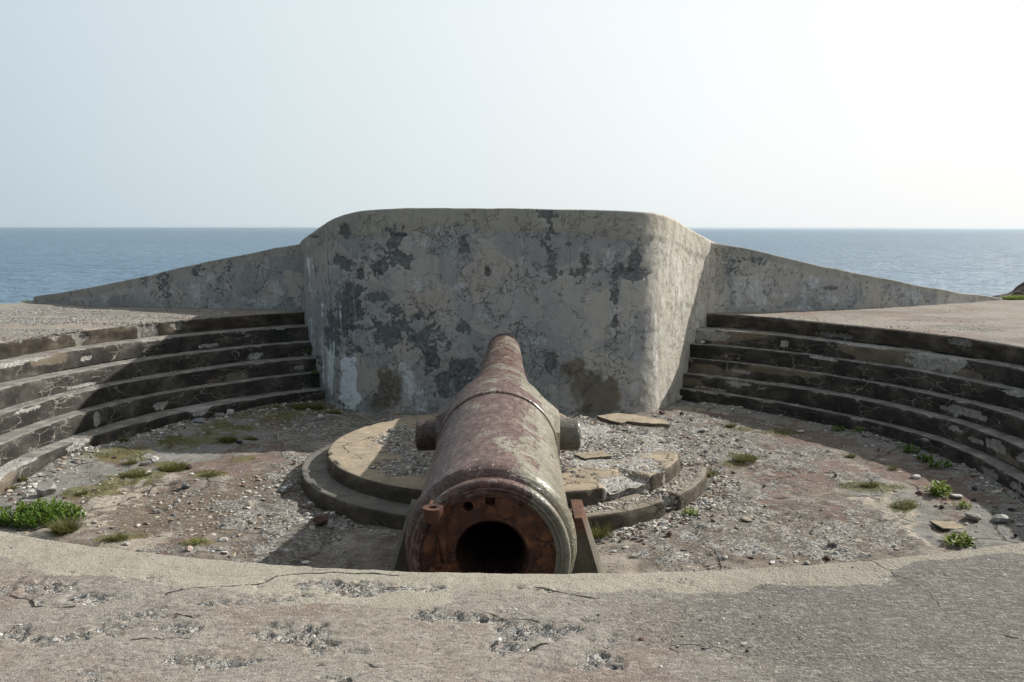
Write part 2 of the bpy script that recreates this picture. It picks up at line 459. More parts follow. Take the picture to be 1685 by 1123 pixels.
def mat_floor():
    b = NB('rubble_strewn_floor')
    red, grav, soil, moss = b.attr('m')
    tan, gray, _, _ = b.attr('m2')
    mid = b.noise(3.5, 6, .68)
    base = b.ramp(mid, [(.3, (.11, .09, .07)), (.43, (.18, .15, .12)), (.54, (.26, .22, .18)), (.64, (.35, .31, .265)), (.74, (.48, .45, .40))])
    pz = b.noise(.75, 6, .62, b.vec(loc=(4, 1, 0)))
    base = b.mix(b.mul(b.step(pz, .52, .58), .75), base, b.ramp(mid, [(.3, (.27, .235, .195)), (.55, (.40, .355, .30)), (.72, (.52, .475, .41))]))
    base = b.mix(b.mul(b.step(pz, .46, .40), .7), base, b.ramp(mid, [(.3, (.10, .078, .06)), (.7, (.22, .18, .145))]))
    base = b.mix(b.ragged(gray, 5, .8), base, b.ramp(mid, [(.3, (.20, .195, .18)), (.7, (.31, .30, .275))]))
    base = b.mix(b.ragged(tan, 5, .9), base, b.ramp(mid, [(.3, (.36, .31, .25)), (.7, (.52, .46, .38))]))
    base = b.mix(b.mul(b.ragged(red, 7, .9, .4, .5), .9), base, b.ramp(b.noise(9, 5, .7), [(.3, (.17, .115, .095)), (.6, (.225, .155, .13)), (.75, (.30, .235, .20))]))
    base = b.mix(b.mul(b.ragged(soil, 8, 1.0), .9), base, b.ramp(b.noise(26, 5, .75), [(.3, (.115, .085, .058)), (.55, (.19, .145, .105)), (.72, (.33, .285, .235))]))
    # slab joints and cracks
    jd = b.vor(.9, b.warp(.35, 1.5), 'DISTANCE_TO_EDGE')
    jm = b.mul(b.step(jd, .022, .006), b.step(b.noise(.8, 2), .44, .54))
    base = b.mix(b.mul(jm, .7), base, (.085, .07, .05))
    cd = b.vor(4.5, b.warp(.2, 5), 'DISTANCE_TO_EDGE')
    cm = b.mul(b.step(cd, .03, .008), b.step(b.noise(1.9, 3), .52, .6))
    base = b.mix(b.mul(cm, .5), base, (.48, .45, .40))
    # crushed stone
    ac, ah = aggregate(b, 36)
    ac2, ah2 = aggregate(b, 75)
    dust = b.step(b.noise(5, 5, .7, b.vec(loc=(2, 2, 2))), .42, .6)
    ac = b.mix(b.mul(dust, .7), ac, (.21, .17, .13))
    gm = b.ragged(grav, 12, 1.0, .4, .52)
    speck = b.mul(b.step(b.add(b.noise(22, 4, .7), b.mul(b.noise(2.2, 4, .6), .25)), .66, .72), .75)
    base = b.mix(speck, base, ac2)
    base = b.mix(gm, base, ac)
    # moss and low grass
    mm = b.ragged(moss, 11, 1.6, .44, .62, 7)
    base = b.mix(b.mul(mm, .7), base, b.ramp(b.noise(40, 4, .7), [(.3, (.07, .075, .02)), (.45, (.15, .15, .04)), (.6, (.20, .175, .08)), (.7, (.26, .22, .15))]))
    f = b.noise(120, 2, .7)
    base = b.scale_col(base, b.add(b.mul(f, 1.1), .45))
    h = b.add(b.mul(b.noise(24, 5, .72), 1.0), b.mul(f, .3))
    h = b.add(h, b.add(b.mul(b.mul(gm, ah), 1.6), b.mul(b.mul(speck, ah2), .7)))
    h = b.math('SUBTRACT', h, b.mul(jm, 1.5))
    return b.fin(b.scale_col(base, .86), .95, b.bump(h, .015, 1.0), 0, .2)

def mat_platform():
    b = NB('platform_concrete')
    rub, ochre, side, _ = b.attr('m')
    mid = b.noise(4, 6, .7)
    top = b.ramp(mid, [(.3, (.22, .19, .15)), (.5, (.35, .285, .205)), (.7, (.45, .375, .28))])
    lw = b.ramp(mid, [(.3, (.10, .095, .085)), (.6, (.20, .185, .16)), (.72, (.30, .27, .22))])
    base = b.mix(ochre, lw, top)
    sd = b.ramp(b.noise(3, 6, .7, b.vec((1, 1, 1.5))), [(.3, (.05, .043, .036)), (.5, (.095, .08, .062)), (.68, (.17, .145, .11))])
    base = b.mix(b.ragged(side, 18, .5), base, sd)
    cr = b.vor(1.7, b.warp(.3, 3), 'DISTANCE_TO_EDGE')
    ck = b.mul(b.step(cr, .014, .003), b.step(b.noise(1.3, 2), .48, .56))
    base = b.mix(b.mul(ck, .85), base, (.05, .045, .04))
    ac, ah = aggregate(b, 34)
    rm = b.ragged(rub, 10, .9, .42, .52)
    base = b.mix(rm, base, b.mix(.25, ac, (.50, .48, .44)))
    rust = b.mul(rm, b.step(b.noise(2.1, 3, .5, b.vec(loc=(5, 1, 0))), .66, .7))
    base = b.mix(rust, base, (.16, .07, .04))
    f = b.noise(95, 3, .7)
    base = b.scale_col(base, b.add(b.mul(f, 1.1), .45))
    h = b.add(b.mul(b.noise(22, 5, .7), 1.0), b.mul(b.mul(rm, ah), 2.0))
    h = b.math('SUBTRACT', h, b.mul(ck, 2))
    return b.fin(base, .93, b.bump(h, .012, 1.0), 0, .2)

def mat_gun(name, paint_bias=0.0, dark=1.0):
    b = NB(name)
    P = b.P
    n1 = b.noise(1.25, 6, .66, b.vec((1, .7, 1), (2.1, 0.35, 0.4)))
    n2 = b.noise(9, 6, .72, b.vec((1, .55, 1)))
    sx = b.t.nodes.new('ShaderNodeSeparateXYZ'); b.set(sx.inputs[0], P)
    side = b.rng(sx.outputs[0], -.55, .55, -.10, .13)
    f = b.add(b.add(b.mul(n1, .72), b.mul(n2, .28)), b.add(side, paint_bias))
    paint = b.step(b.add(f, b.mul(b.add(b.noise(34, 5, .75, b.vec((1, .4, 1))), -.5), .22)), .505, .545)
    pc = b.ramp(b.noise(3, 5, .6), [(.3, (.185, .17, .115)), (.5, (.265, .245, .18)), (.7, (.35, .33, .262))])
    rc = b.ramp(b.noise(16, 6, .75, b.vec((1, .5, 1))), [(.3, (.050, .021, .015)), (.44, (.110, .052, .039)), (.55, (.185, .108, .088)), (.68, (.34, .25, .215))])
    orange = b.step(b.noise(2.6, 5, .7, b.vec(loc=(1, 8, 2))), .57, .7)
    rc = b.mix(b.mul(orange, .4), rc, (.22, .095, .04))
    col = b.mix(paint, rc, pc)
    # primer showing in the worn paint
    col = b.mix(b.mul(b.step(b.noise(5.5, 5, .7, b.vec(loc=(4, 4, 4))), .60, .64), b.mul(paint, .55)), col, (.33, .20, .155))
    pits = b.step(b.noise(60, 3, .6), .68, .74)
    col = b.mix(b.mul(pits, .7), col, (.05, .025, .02))
    flake = b.noise(7, 6, .72, b.vec((1, 3.4, 1)))
    fl = b.step(flake, .50, .515)
    fe = b.step(b.math('ABSOLUTE', b.add(flake, -.50)), .010, .003)
    col = b.mix(b.mul(fe, .75), col, (.045, .022, .018))
    dd = b.step(b.noise(2.3, 5, .7, b.vec(loc=(9, 2, 6))), .50, .66)
    col = b.mix(b.mul(dd, b.rng(paint, 0, 1, .75, .25)), col, (.085, .040, .032))
    h = b.add(b.mul(fl, .8), b.mul(b.noise(70, 3, .7), .45))
    h = b.add(b.mul(h, b.rng(paint, 0, 1, 1.0, .25)), b.mul(paint, .8))
    blis = b.vor(38, b.warp(.03, 20), out='Distance')
    bl2 = b.mul(b.step(blis, .42, .15), b.step(b.noise(6, 4, .7), .50, .60))
    h = b.add(h, b.mul(bl2, .7))
    spots = b.step(b.noise(42, 4, .75), .62, .68)
    col = b.mix(b.mul(spots, .55), col, b.scale_col(col, .35))
    lt = b.step(b.noise(31, 5, .75, b.vec((1, 2.5, 1), (5, 5, 5))), .60, .68)
    col = b.mix(b.mul(lt, .4), col, (.42, .37, .33))
    col = b.scale_col(col, dark)
    rough = b.rng(b.noise(24, 5, .7), .3, .7, .18, .52)
    return b.fin(col, rough, b.bump(h, .007, 1.0), 0, .6)

def mat_rust_face():
    b = NB('rusted_breech_metal')
    w = b.warp(.09, 9)
    d = b.vor(7.5, w, 'DISTANCE_TO_EDGE')
    reg = b.step(b.noise(5, 3), .40, .55)
    base = b.ramp(b.noise(9, 6, .75), [(.3, (.035, .015, .009)), (.46, (.085, .032, .017)), (.58, (.16, .065, .03)), (.7, (.26, .115, .05))])
    base = b.mix(b.mul(b.step(d, .075, .03), b.mul(reg, .8)), base, (.035, .018, .014))
    base = b.mix(b.step(b.noise(4.2, 5, .7, b.vec(loc=(3, 1, 7))), .52, .62), base, (.07, .030, .020))
    h = b.add(b.mul(b.noise(30, 5, .7), .8), b.mul(b.step(d, .06, .02), b.mul(reg, -1.2)))
    return b.fin(base, b.rng(b.noise(14, 4, .7), .3, .7, .35, .75), b.bump(h, .004), 0, .4)

def mat_pier():
    b = NB('support_concrete')
    sx = b.t.nodes.new('ShaderNodeSeparateXYZ'); b.set(sx.inputs[0], b.P)
    n = b.noise(7, 5, .7)
    base = b.ramp(n, [(.3, (.13, .115, .09)), (.5, (.21, .185, .14)), (.7, (.30, .27, .21))])
    rm = b.mul(b.step(b.add(sx.outputs[2], b.mul(b.add(n, -.5), .35)), .90, 1.04), b.step(sx.outputs[0], -.2, .2))
    base = b.mix(b.mul(rm, .9), base, b.ramp(b.noise(20, 5, .7), [(.3, (.11, .045, .028)), (.7, (.25, .12, .07))]))
    f = b.noise(90, 3, .7)
    base = b.scale_col(base, b.add(b.mul(f, 1.1), .45))
    return b.fin(b.scale_col(base, .62), .85, b.bump(b.add(b.noise(30, 5, .7), f), .008), 0, .3)

def mat_stone(name='loose_stone', rub=1.0):
    b = NB(name)
    r, g, bb, a = b.attr('m')
    base = b.ramp(r, [(0, (.50, .465, .41)), (.22, (.36, .33, .29)), (.42, (.60, .585, .55)), (.56, (.24, .225, .205)), (.70, (.33, .265, .21)),
                      (.83, (.155, .165, .175)), (.91, (.14, .085, .07)), (1, (.07, .07, .072))], 'CONSTANT')
    n = b.noise(28, 5, .7)
    base = b.scale_col(base, b.add(b.mul(n, .8), .6))
    return b.fin(base, .92, b.bump(b.noise(45, 4, .7), .006), 0, .25)

def mat_rock(name, c0, c1, c2, sc=9):
    b = NB(name)
    n = b.noise(sc, 6, .7)
    base = b.ramp(n, [(.3, c0), (.52, c1), (.72, c2)])
    f = b.noise(sc * 9, 3, .7)
    base = b.scale_col(base, b.add(b.mul(f, .7), .65))
    return b.fin(base, .9, b.bump(b.add(n, b.mul(f, .3)), .1 / sc), 0, .25)

def mat_leaf(name, c0, c1, c2):
    b = NB(name)
    r, g, bb, a = b.attr('m')
    base = b.ramp(r, [(0, c0), (.5, c1), (1, c2)])
    base = b.scale_col(base, b.add(b.mul(b.noise(30, 3), .6), .7))
    b.fin(base, .55, None, 0, .4)
    tr = b.t.nodes.new('ShaderNodeBsdfTranslucent'); b.set(tr.inputs[0], base)
    mx = b.t.nodes.new('ShaderNodeMixShader'); mx.inputs[0].default_value = .35
    b.t.links.new(b.b.outputs[0], mx.inputs[1]); b.t.links.new(tr.outputs[0], mx.inputs[2])
    b.t.links.new(mx.outputs[0], b.out.inputs[0])
    return b.mat

def mat_sea():
    b = NB('sea_water')
    # wind waves, long swell and cat's-paws, all in metres on the water
    w1 = b.noise(.16, 6, .65, b.vec((.8, 1.0, 1.0), rot=(0, 0, .35)))
    w2 = b.noise(.035, 5, .6, b.vec((.7, 1, 1), (40, 9, 0), rot=(0, 0, -.3)))
    w3 = b.noise(.0035, 6, .6, b.vec((.8, 1, 1), rot=(0, 0, .2)))
    h = b.add(b.mul(w1, 3.6), b.mul(w2, 9.0))
    nrm = b.bump(h, 1.0, 1.0)
    col = b.ramp(w3, [(.35, (.075, .152, .238)), (.65, (.142, .228, .305))])
    b.b.inputs['IOR'].default_value = 1.33
    rough = b.rng(w3, .35, .65, .36, .50)
    return b.fin(col, rough, nrm, 0, .5)

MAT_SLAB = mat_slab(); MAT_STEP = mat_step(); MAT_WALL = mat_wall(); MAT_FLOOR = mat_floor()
MAT_PLAT = mat_platform(); MAT_GUN = mat_gun('flaking_gun_paint', -.035, .92); MAT_GUNR = mat_gun('rusty_gun_iron', -.12, .55)
MAT_GUNP = mat_gun('olive_gun_paint', .10, .50); MAT_FACE = mat_rust_face(); MAT_PIER = mat_pier()
MAT_STONE = mat_stone(); MAT_SEA = mat_sea()
MAT_LEAF = mat_leaf('green_leaf', (.04, .10, .012), (.085, .18, .02), (.20, .26, .03))
MAT_LEAFY = mat_leaf('yellow_green_leaf', (.08, .14, .018), (.16, .24, .03), (.30, .30, .05))
MAT_GRASS = mat_leaf('grass_blade', (.06, .085, .02), (.13, .135, .035), (.26, .21, .08))
SC = {
    'g': mat_rock('grey_stone', (.17, .165, .155), (.26, .25, .235), (.36, .345, .32)),
    'w': mat_rock('pale_stone', (.36, .35, .33), (.50, .485, .455), (.62, .60, .57)),
    'p': mat_rock('pinkish_stone', (.32, .25, .21), (.46, .38, .33), (.55, .48, .42)),
    'b': mat_rock('brown_stone', (.065, .038, .032), (.13, .085, .075), (.20, .14, .125)),
    'd': mat_rock('dark_stone', (.03, .03, .03), (.065, .06, .058), (.11, .10, .095)),
    'u': mat_rock('slate_stone', (.12, .13, .14), (.20, .215, .225), (.33, .34, .345)),
    't': mat_rock('tan_stone', (.24, .20, .15), (.37, .32, .25), (.48, .42, .34)),
}

# ------------------------------------------------------------------ layout of the emplacement
CX, CY = 0.0, 11.3
FLOOR = -1.50
H = 0.258
_T0 = [-180, -157, -120, -90, -68, -50, -33, 0, 32, 42, 55, 82, 100, 130, 159, 180]
_R0 = [7.18, 7.12, 7.22, 7.36, 7.42, 7.46, 7.52, 7.30, 7.02, 6.88, 6.76, 6.98, 7.05, 7.14, 7.24, 7.18]
_TT = [-180, -100, -60, -33, 0, 32, 45, 60, 88, 110, 180]
_RK = {1: [6.86, 7.02, 7.12, 7.02, 6.7, 6.52, 6.48, 6.45, 6.82, 6.84, 6.86],
       2: [6.62, 6.72, 6.80, 6.80, 6.5, 6.29, 6.28, 6.30, 6.60, 6.62, 6.62],
       3: [6.40, 6.50, 6.52, 6.45, 6.3, 6.20, 6.15, 6.15, 6.37, 6.40, 6.40],
       4: [6.18, 6.27, 6.30, 6.24, 6.05, 5.96, 5.88, 5.88, 6.14, 6.17, 6.18],
       5: [5.95, 6.03, 5.93, 5.95, 5.85, 5.80, 5.73, 5.74, 5.93, 5.95, 5.95]}
def R0(t): return np.interp(t, _T0, _R0)
def RK(k, t): return R0(t) if k == 0 else np.interp(t, _TT, _RK[k])

def fall(X, Y):
    """height of the headland: flat round the battery, dropping to the sea"""
    edge = np.where(X < 0, 20.0, 20.7) + 0.6 * fbm(X * .25, Y * 0, 3, 3, 4)
    d = np.maximum(0, Y - edge)
    d = np.maximum(d, np.maximum(0, np.abs(X) - 55))
    d = np.maximum(d, np.maximum(0, -Y - 60))
    rough = 1 + .25 * fbm(X * .12, Y * .12, 0, 4, 8)
    z = -np.minimum(30, .18 * d + .06 * np.maximum(0, d - 1) ** 1.5) * rough
    return np.where(d > 0, z, 0)

SCARS = [(-.62, 3.92, .33, .045), (-.95, 3.98, .12, .04), (-1.85, 3.78, .12, .05), (-1.55, 3.62, .16, .04), (-1.78, 3.42, .22, .05), (-1.35, 3.50, .18, .03),
          (-.95, 3.46, .22, .06), (-.72, 3.36, .10, .05), (.02, 3.95, .07, .03), (-.30, 3.62, .16, .04), (-.55, 3.30, .14, .03), (.18, 3.48, .13, .07),
          (.40, 3.42, .08, .04), (.62, 4.02, .20, .04), (.88, 4.07, .06, .012), (-.05, 3.35, .10, .04), (.28, 3.22, .12, .05), (-2.1, 3.95, .12, .08),
          (-1.2, 3.22, .25, .04), (-.16, 4.02, .09, .012), (1.72, 4.05, .04, .012), (1.92, 4.08, .05, .014), (-2.3, 3.35, .2, .06)]
CRACKS = [[(-1.516, 3.85), (-1.456, 3.88), (-1.33, 3.91), (-1.24, 3.93), (-1.15, 3.945), (-1.09, 4.05), (-.96, 4.08), (-.84, 4.10), (-.69, 4.09), (-.52, 4.07)],
          [(.10, 3.93), (.17, 3.90), (.245, 3.85), (.31, 3.82), (.385, 3.80)], [(-1.49, 3.38), (-1.43, 3.40), (-1.36, 3.41), (-1.26, 3.42)], [(-.95, 3.36), (-.86, 3.37), (-.74, 3.38)],
          [(-2.21, 3.84), (-2.09, 3.79), (-2.04, 3.71), (-1.84, 3.71)], [(-1.39, 3.63), (-1.3, 3.60)], [(.05, 3.33), (.14, 3.36)], [(-.4, 3.62), (-.28, 3.64)], [(1.95, 3.42), (2.0, 3.39)]]
BANDS = [(-8.3, 14.2, 1.1, .28), (-7.2, 15.4, 1.0, .28), (-9.8, 17.5, 2.2, 1.2), (-6.4, 16.4, .8, .22), (-8.6, 15.9, 1.2, .4)]
def fg_scar(X, Y):
    sc = blobs(X, Y, SCARS, 1.4, 6.0, 21, 1.3)
    return np.maximum(sc, sst(.27, .74, fbm(X * 3.2, Y * 7.5, 0, 6, 31, .70) - .30 * sst(.3, 1.4, X)) * .9)

# ---- ground: one sheet with the pit left open
def build_ground():
    near = np.arange(-180, -152, .08)
    th = np.concatenate([near, np.arange(-152, -28, .3), np.arange(-28, 28, 2.0), np.arange(28, 152, .3), np.arange(152, 180, .08)])
    rr = list(np.arange(0, 1.45, .011))
    while rr[-1] < 6: rr.append(rr[-1] + .03 + (rr[-1] - 1.4) * .03)
    while rr[-1] < 110: rr.append(rr[-1] * 1.12)
    rr = np.array(rr)
    # profile: kerb face up, rounded lip, then outwards
    face_z = np.array([-.262, -.20, -.14, -.09, -.05, -.026, -.010])
    face_r = np.array([.004, .002, 0, 0, .001, .006, .016])
    T, U = np.meshgrid(th, np.arange(len(face_z) + len(rr)), indexing='ij')
    nf = len(face_z)
    dr = np.concatenate([face_r, rr + .032]); dz = np.concatenate([face_z, np.zeros(len(rr))]); dz[nf] = -.001
    DR = np.broadcast_to(dr, T.shape).copy(); DZ = np.broadcast_to(dz, T.shape).copy()
    rad = R0(T) + DR
    a = np.radians(T)
    X = CX + rad * np.sin(a); Y = CY + rad * np.cos(a)
    isface = (U < nf)
    front = np.abs(T) > 140
    # broken places: foreground scars (x, y, rx, ry) on the slab and broken kerb on the left
    sc = np.where(front, fg_scar(X, Y) * sst(.10, .30, DR + .12 * fbm(X * 4, Y * 0, 0, 3, 37)), 0)
    scL = sst(.15, .4, fbm(T * .12, 0 * T, 1, 3, 12)) * (T < -55) * (T > -150) * (DR < .30 + .15 * fbm(T * .5, DR * 8, 0, 3, 3))
    am = T * .126; vv = np.where(isface, DZ, DR)
    kb = blobs(am, vv, [(-9.2, .10, .95, .20), (-6.75, .12, .55, .14), (-6.55, -.08, .12, .16), (-7.5, .02, .3, .05), (-8.3, -.12, .25, .05), (-5.9, .14, .4, .08)], .7, 2.2, 7, .5)
    bandl = blobs(X, Y, BANDS, .8, 1.5, 9, .8)
    band = sst(.25, .5, fbm(X * .8, Y * 2.5, 0, 4, 61)) * (T < -40) * (T > -125) * (DR > .9) * (DR < 3.5)
    rgt = sst(.45, .7, fbm(X * .8, Y * 3.0, 0, 4, 77)) * (T > 40) * (T < 125) * (DR > .9) * .8
    kb = np.maximum(kb, blobs(am, vv, [(9.15, -.06, .25, .06), (5.3, 0, .35, .02), (11.6, -.15, .3, .08), (6.7, -.2, .4, .05), (4.9, -.01, .2, .02)], .6, 4, 17, .5))
    spall = np.clip(np.maximum.reduce([sc, kb, bandl, band * .6, rgt * .6]), 0, 1)
    crack = np.zeros_like(X)
    sel = front & (DR < 1.6)
    cx_, cy_ = X[sel], Y[sel]
    wx = .022 * fbm(cx_ * 9, cy_ * 9, 0, 4, 95); wy = .016 * fbm(cx_ * 11, cy_ * 11, 4, 4, 96)
    best = np.full(len(cx_), 9.0)
    for pl in CRACKS:
        for (ax, ay), (bx, by) in zip(pl[:-1], pl[1:]):
            ux, uy = bx - ax, by - ay
            t = np.clip(((cx_ + wx - ax) * ux + (cy_ + wy - ay) * uy) / (ux * ux + uy * uy), 0, 1)
            best = np.minimum(best, np.hypot(cx_ + wx - ax - t * ux, cy_ + wy - ay - t * uy))
    crack[sel] = np.clip(1 - best / .035, 0, 1)
    # relief
    Z = DZ + np.where(isface, 0, 1) * (.010 * fbm(X * 1.2, Y * 1.2, 0, 3, 2) * sst(.05, .5, DR))
    fine = fbm(X * 26, Y * 26, 0, 3, 41)
    Z = Z + np.where(isface, 0, 1) * (.0022 * fine * sst(.0, .06, DR) * np.where(front, 1, 1.5))
    Z = Z - np.where(isface, .25, 1) * spall * (.016 + .010 * np.abs(fbm(X * 38, Y * 38, 0, 2, 43)) - .012 * (vn(X * 45, Y * 45, 0, 44) > .1)) * np.where(front, 1.0, 1.6)
    rad2 = R0(T) + DR + spall * isface * (.05 + .02 * fbm(T * 3, Z * 10, 0, 3, 5)) * (~front) + .006 * fbm(T * 1.5, DZ * 8, 0, 3, 91) * (DR < .05)
    X = CX + rad2 * np.sin(a); Y = CY + rad2 * np.cos(a)
    Z = Z + fall(X, Y) * (DR > 1)
    lipw = .20 + .16 * fbm(T * .16, 0 * T, 0, 4, 55) + .20 * sst(-158, -172, T) * 0 + .10 * ((T > -178) & (T < -162))
    lip = np.where(front & ~isface, 1 - sst(lipw, lipw + .035, DR + .07 * fbm(X * 5, Y * 7, 0, 5, 56)), 0) * (1 - spall)
    coarse = np.where(front, sst(.2, 1.4, X + .5 * fbm(X * 1.1, Y * 2.2, 0, 3, 66)), sst(.0, .5, fbm(X * .7, Y * 1.5, 0, 3, 67)) * .6)
    riser = sst(-.012, -.035, DZ) * (~front | True)
    P = np.stack([X, Y, Z], -1)
    g = grid('ground', P, MAT_SLAB, None, M4(spall, lip, riser, coarse), wrap=True)
    at = g.data.attributes.new('m2', 'FLOAT_COLOR', 'POINT')
    at.data.foreach_set('color', np.repeat(crack.ravel()[:, None], 4, 1).astype(np.float32).ravel())
    tag(g, kind='structure')
    return g
build_ground()

# ---- the two stepped banks
def build_steps(name, t0, t1, label, spots):
    root = empty(name, (CX, CY, FLOOR))
    tag(root, label, 'steps')
    for k in range(1, 6):
        zt = -k * H
        zb = -(k + 1) * H - .006 if k < 5 else FLOOR - .06
        th = np.arange(t0, t1 + .1, .25)
        # sequence: riser bottom -> top, bevel, tread inwards to the next riser up
        rz = np.array([zb, zb + .05, zb + .11, zb + .17, zt - .055, zt - .028, zt - .010, zt - .001, zt, zt, zt, zt, zt, zt])
        q = np.array([.004, .002, 0, 0, 0, .004, .011, .024, .042, .0, .0, .0, .0, .0])
        T, U = np.meshgrid(th, np.arange(len(rz)), indexing='ij')
        Z = np.broadcast_to(rz, T.shape).copy()
        Rk = RK(k, T); Ru = RK(k - 1, T) + .03
        fr = np.clip((U - 8) / 5.0, 0, 1)
        rad = np.where(U <= 8, Rk + np.broadcast_to(q, T.shape), Rk + .042 + fr * (Ru - Rk - .042))
        arc = np.radians(T) * Rk
        edge = np.exp(-((U - 6.5) / 1.6) ** 2)
        chip = sst(.30, .62, fbm(arc * 3.2, Z * 3 + k * 7, 0, 5, 100 + k))
        sp = np.zeros_like(T)
        for (kk, tc, dz_, wt, hz, s) in spots:
            if kk == k:
                dzl = (Z - zt) - dz_
                dd = np.sqrt(((T - tc) / wt) ** 2 + (dzl / hz) ** 2) + .4 * fbm(arc * 6, Z * 14, 0, 4, 200 + kk)
                sp = np.maximum(sp, s * (1 - sst(.8, 1.15, dd)))
        cut = np.clip(chip * edge * .85 + sp * .8, 0, 1)
        rad = rad + (.012 * fbm(arc * 2.2, Z * 5, k, 4, 120 + k) + .022 * fbm(arc * .45, 0 * arc, k * 3, 3, 160)) * (U <= 9)
        Z = Z + .012 * fbm(arc * .5, 0 * arc, k * 4, 3, 170)
        rad = rad + cut * np.where(U <= 8, .030, 0) * (1 + .5 * fbm(arc * 25, Z * 25, 0, 2, 9))
        Z = Z - cut * np.where(U >= 5, .022, 0) + .004 * fbm(arc * 6, rad * 6, 0, 3, 130 + k) * (U > 7)
        a = np.radians(T)
        P = np.stack([rad * np.sin(a), rad * np.cos(a), Z - FLOOR], -1)
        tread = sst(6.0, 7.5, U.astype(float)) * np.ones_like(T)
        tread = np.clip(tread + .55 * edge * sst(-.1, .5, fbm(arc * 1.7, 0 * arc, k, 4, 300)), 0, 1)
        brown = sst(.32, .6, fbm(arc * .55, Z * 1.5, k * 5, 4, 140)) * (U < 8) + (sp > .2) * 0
        lit = np.where(T < -60, .14, 0) * (U < 7)                       # sunlight on the far left risers, painted in as paler brown
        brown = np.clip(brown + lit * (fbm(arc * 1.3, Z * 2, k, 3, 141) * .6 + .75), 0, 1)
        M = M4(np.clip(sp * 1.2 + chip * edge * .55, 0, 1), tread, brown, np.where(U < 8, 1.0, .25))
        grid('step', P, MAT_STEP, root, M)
    return root
# (step, angle, height below the edge, half-angle, half-height, strength)
SP_R = [(1, 34, -.12, 3.4, .13, 1), (1, 72, -.08, 4.2, .16, 1), (1, 47, -.14, 1.0, .05, .9), (3, 81, -.14, 5.0, .06, 1), (2, 92, -.16, 3, .05, .9),
        (4, 42, -.05, 2.8, .04, .9), (3, 41, -.17, 2.6, .03, .9), (4, 90, -.12, 2.6, .07, 1), (4, 86, -.15, 1.5, .05, .9), (4, 96, -.12, 2, .06, .9), (5, 100, -.1, 2, .05, .7), (4, 36, -.22, 3.5, .05, .5), (4, 82, -.10, 1.6, .05, 1), (5, 93, -.12, 2.2, .06, 1), (2, 87, -.03, 3, .03, .9), (3, 99, -.1, 1.5, .07, 1), (2, 55, -.02, 3, .025, .8), (1, 60, .0, 4, .02, .8)]
SP_L = [(1, -49, -.22, 1.8, .04, 1), (2, -43, -.18, 1.6, .04, .9), (1, -68, -.16, 1.0, .05, .9), (3, -37, -.14, .8, .05, .8), (4, -62, -.16, 1.2, .06, .9), (5, -81, -.05, 3.0, .06, .5),
        (2, -72, -.2, 2.5, .03, .7), (5, -58, -.02, 2.2, .12, .6), (1, -80, -.03, 6, .03, .7), (4, -74, -.15, .6, .12, .9), (3, -84, -.05, 3, .04, .6), (5, -96, .0, 5, .03, .8)]
build_steps('stepped_bank', -179.5, -29, 'curved concrete steps on the left, half in sun, descending to the pit floor', SP_L)
build_steps('stepped_bank', 29, 179.4, 'dark curved concrete steps on the right, wholly in shadow below the terrace', SP_R)

# ---- pit floor
ZONES = {
 'soil': [(-3.44, 9.75, .87, .88), (-4.94, 10.09, .35, .58), (-2.44, 8.76, .36, .5), (-2.95, 10.7, .6, .5)],
 'tan': [(-4.44, 9.75, .6, .9), (-3.73, 8.59, .5, .5), (3.89, 9.13, .5, .58), (2.47, 8.76, .61, .36), (4.2, 9.9, .35, .5)],
 'red': [(-3.54, 11.7, .8, .75), (3.61, 11.55, .59, .91), (-3.22, 8.5, .29, .24), (2.12, 8.59, .53, .31), (3.19, 14.58, .59, .57), (3.59, 9.54, .26, .5), (5.26, 10.7, .5, 1.05), (4.6, 13.4, .5, .9), (-5.3, 12.0, .3, .6), (2.9, 10.1, .3, .4)],
 'gray': [(-4.44, 12.71, .95, 1.03), (-5.01, 11.4, .55, .74), (4.28, 10.45, .36, .63), (4.31, 9.54, .39, .84), (-5.1, 14.2, .5, .9)],
 'grav': [(-2.33, 8.95, .31, .6), (3.31, 12.53, .94, 1.43), (2.4, 9.75, .8, 1.1), (-2.9, 14.12, .58, .9), (-2.03, 9.13, .44, .48), (1.43, 9.54, .46, .31), (2.64, 13.48, .8, 1.1), (-2.77, 9.54, .39, .84),
          (-5.25, 13.9, .5, .9), (-6.01, 11.86, .4, .8), (3.13, 8.95, .74, .56), (-4.6, 15.2, .8, .5), (-2.75, 11.2, .35, 1.2), (1.9, 8.9, .5, .5)],
 'moss': [(-4.76, 12.89, .65, .5), (-4.28, 13.9, .6, .45), (-5.3, 12.2, .35, .5), (-3.9, 14.6, .5, .5), (-4.72, 11.17, .34, .3), (-4.42, 11.61, .28, .31), (-3.96, 8.8, .18, .14), (-3.12, 8.64, .12, .1), (-3.6, 15.49, .63, .75),
          (3.08, 11.79, .24, .38), (4.33, 9.79, .17, .26), (4.14, 13.6, .28, .21), (4.26, 10.57, .29, .2), (-5.02, 10.57, .22, .26), (-3.8, 11.17, .19, .14), (-3.58, 11.86, .16, .19), (-5.3, 12.4, .2, .3), (3.6, 13.9, .2, .12)],
}
def zone(n, X, Y): return blobs(X, Y, ZONES[n], .85, 1.9, sum(map(ord, n)), 1.0)
def floor_z(X, Y):
    g = zone('grav', X, Y); m = zone('moss', X, Y); s = zone('soil', X, Y)
    r = np.hypot(X - CX, Y - CY)
    z = FLOOR + .018 * fbm(X * .8, Y * .8, 0, 3, 50) + .012 * fbm(X * 4, Y * 4, 0, 4, 51)
    z = z + g * (.012 + .022 * np.abs(fbm(X * 11, Y * 11, 0, 3, 52))) + m * .012 - s * .012
    slab = sst(.05, .12, fbm(X * .9, Y * .9, 5, 4, 58)) * .022
    z = z + slab + sst(5.2, 5.9, r) * .02
    return z
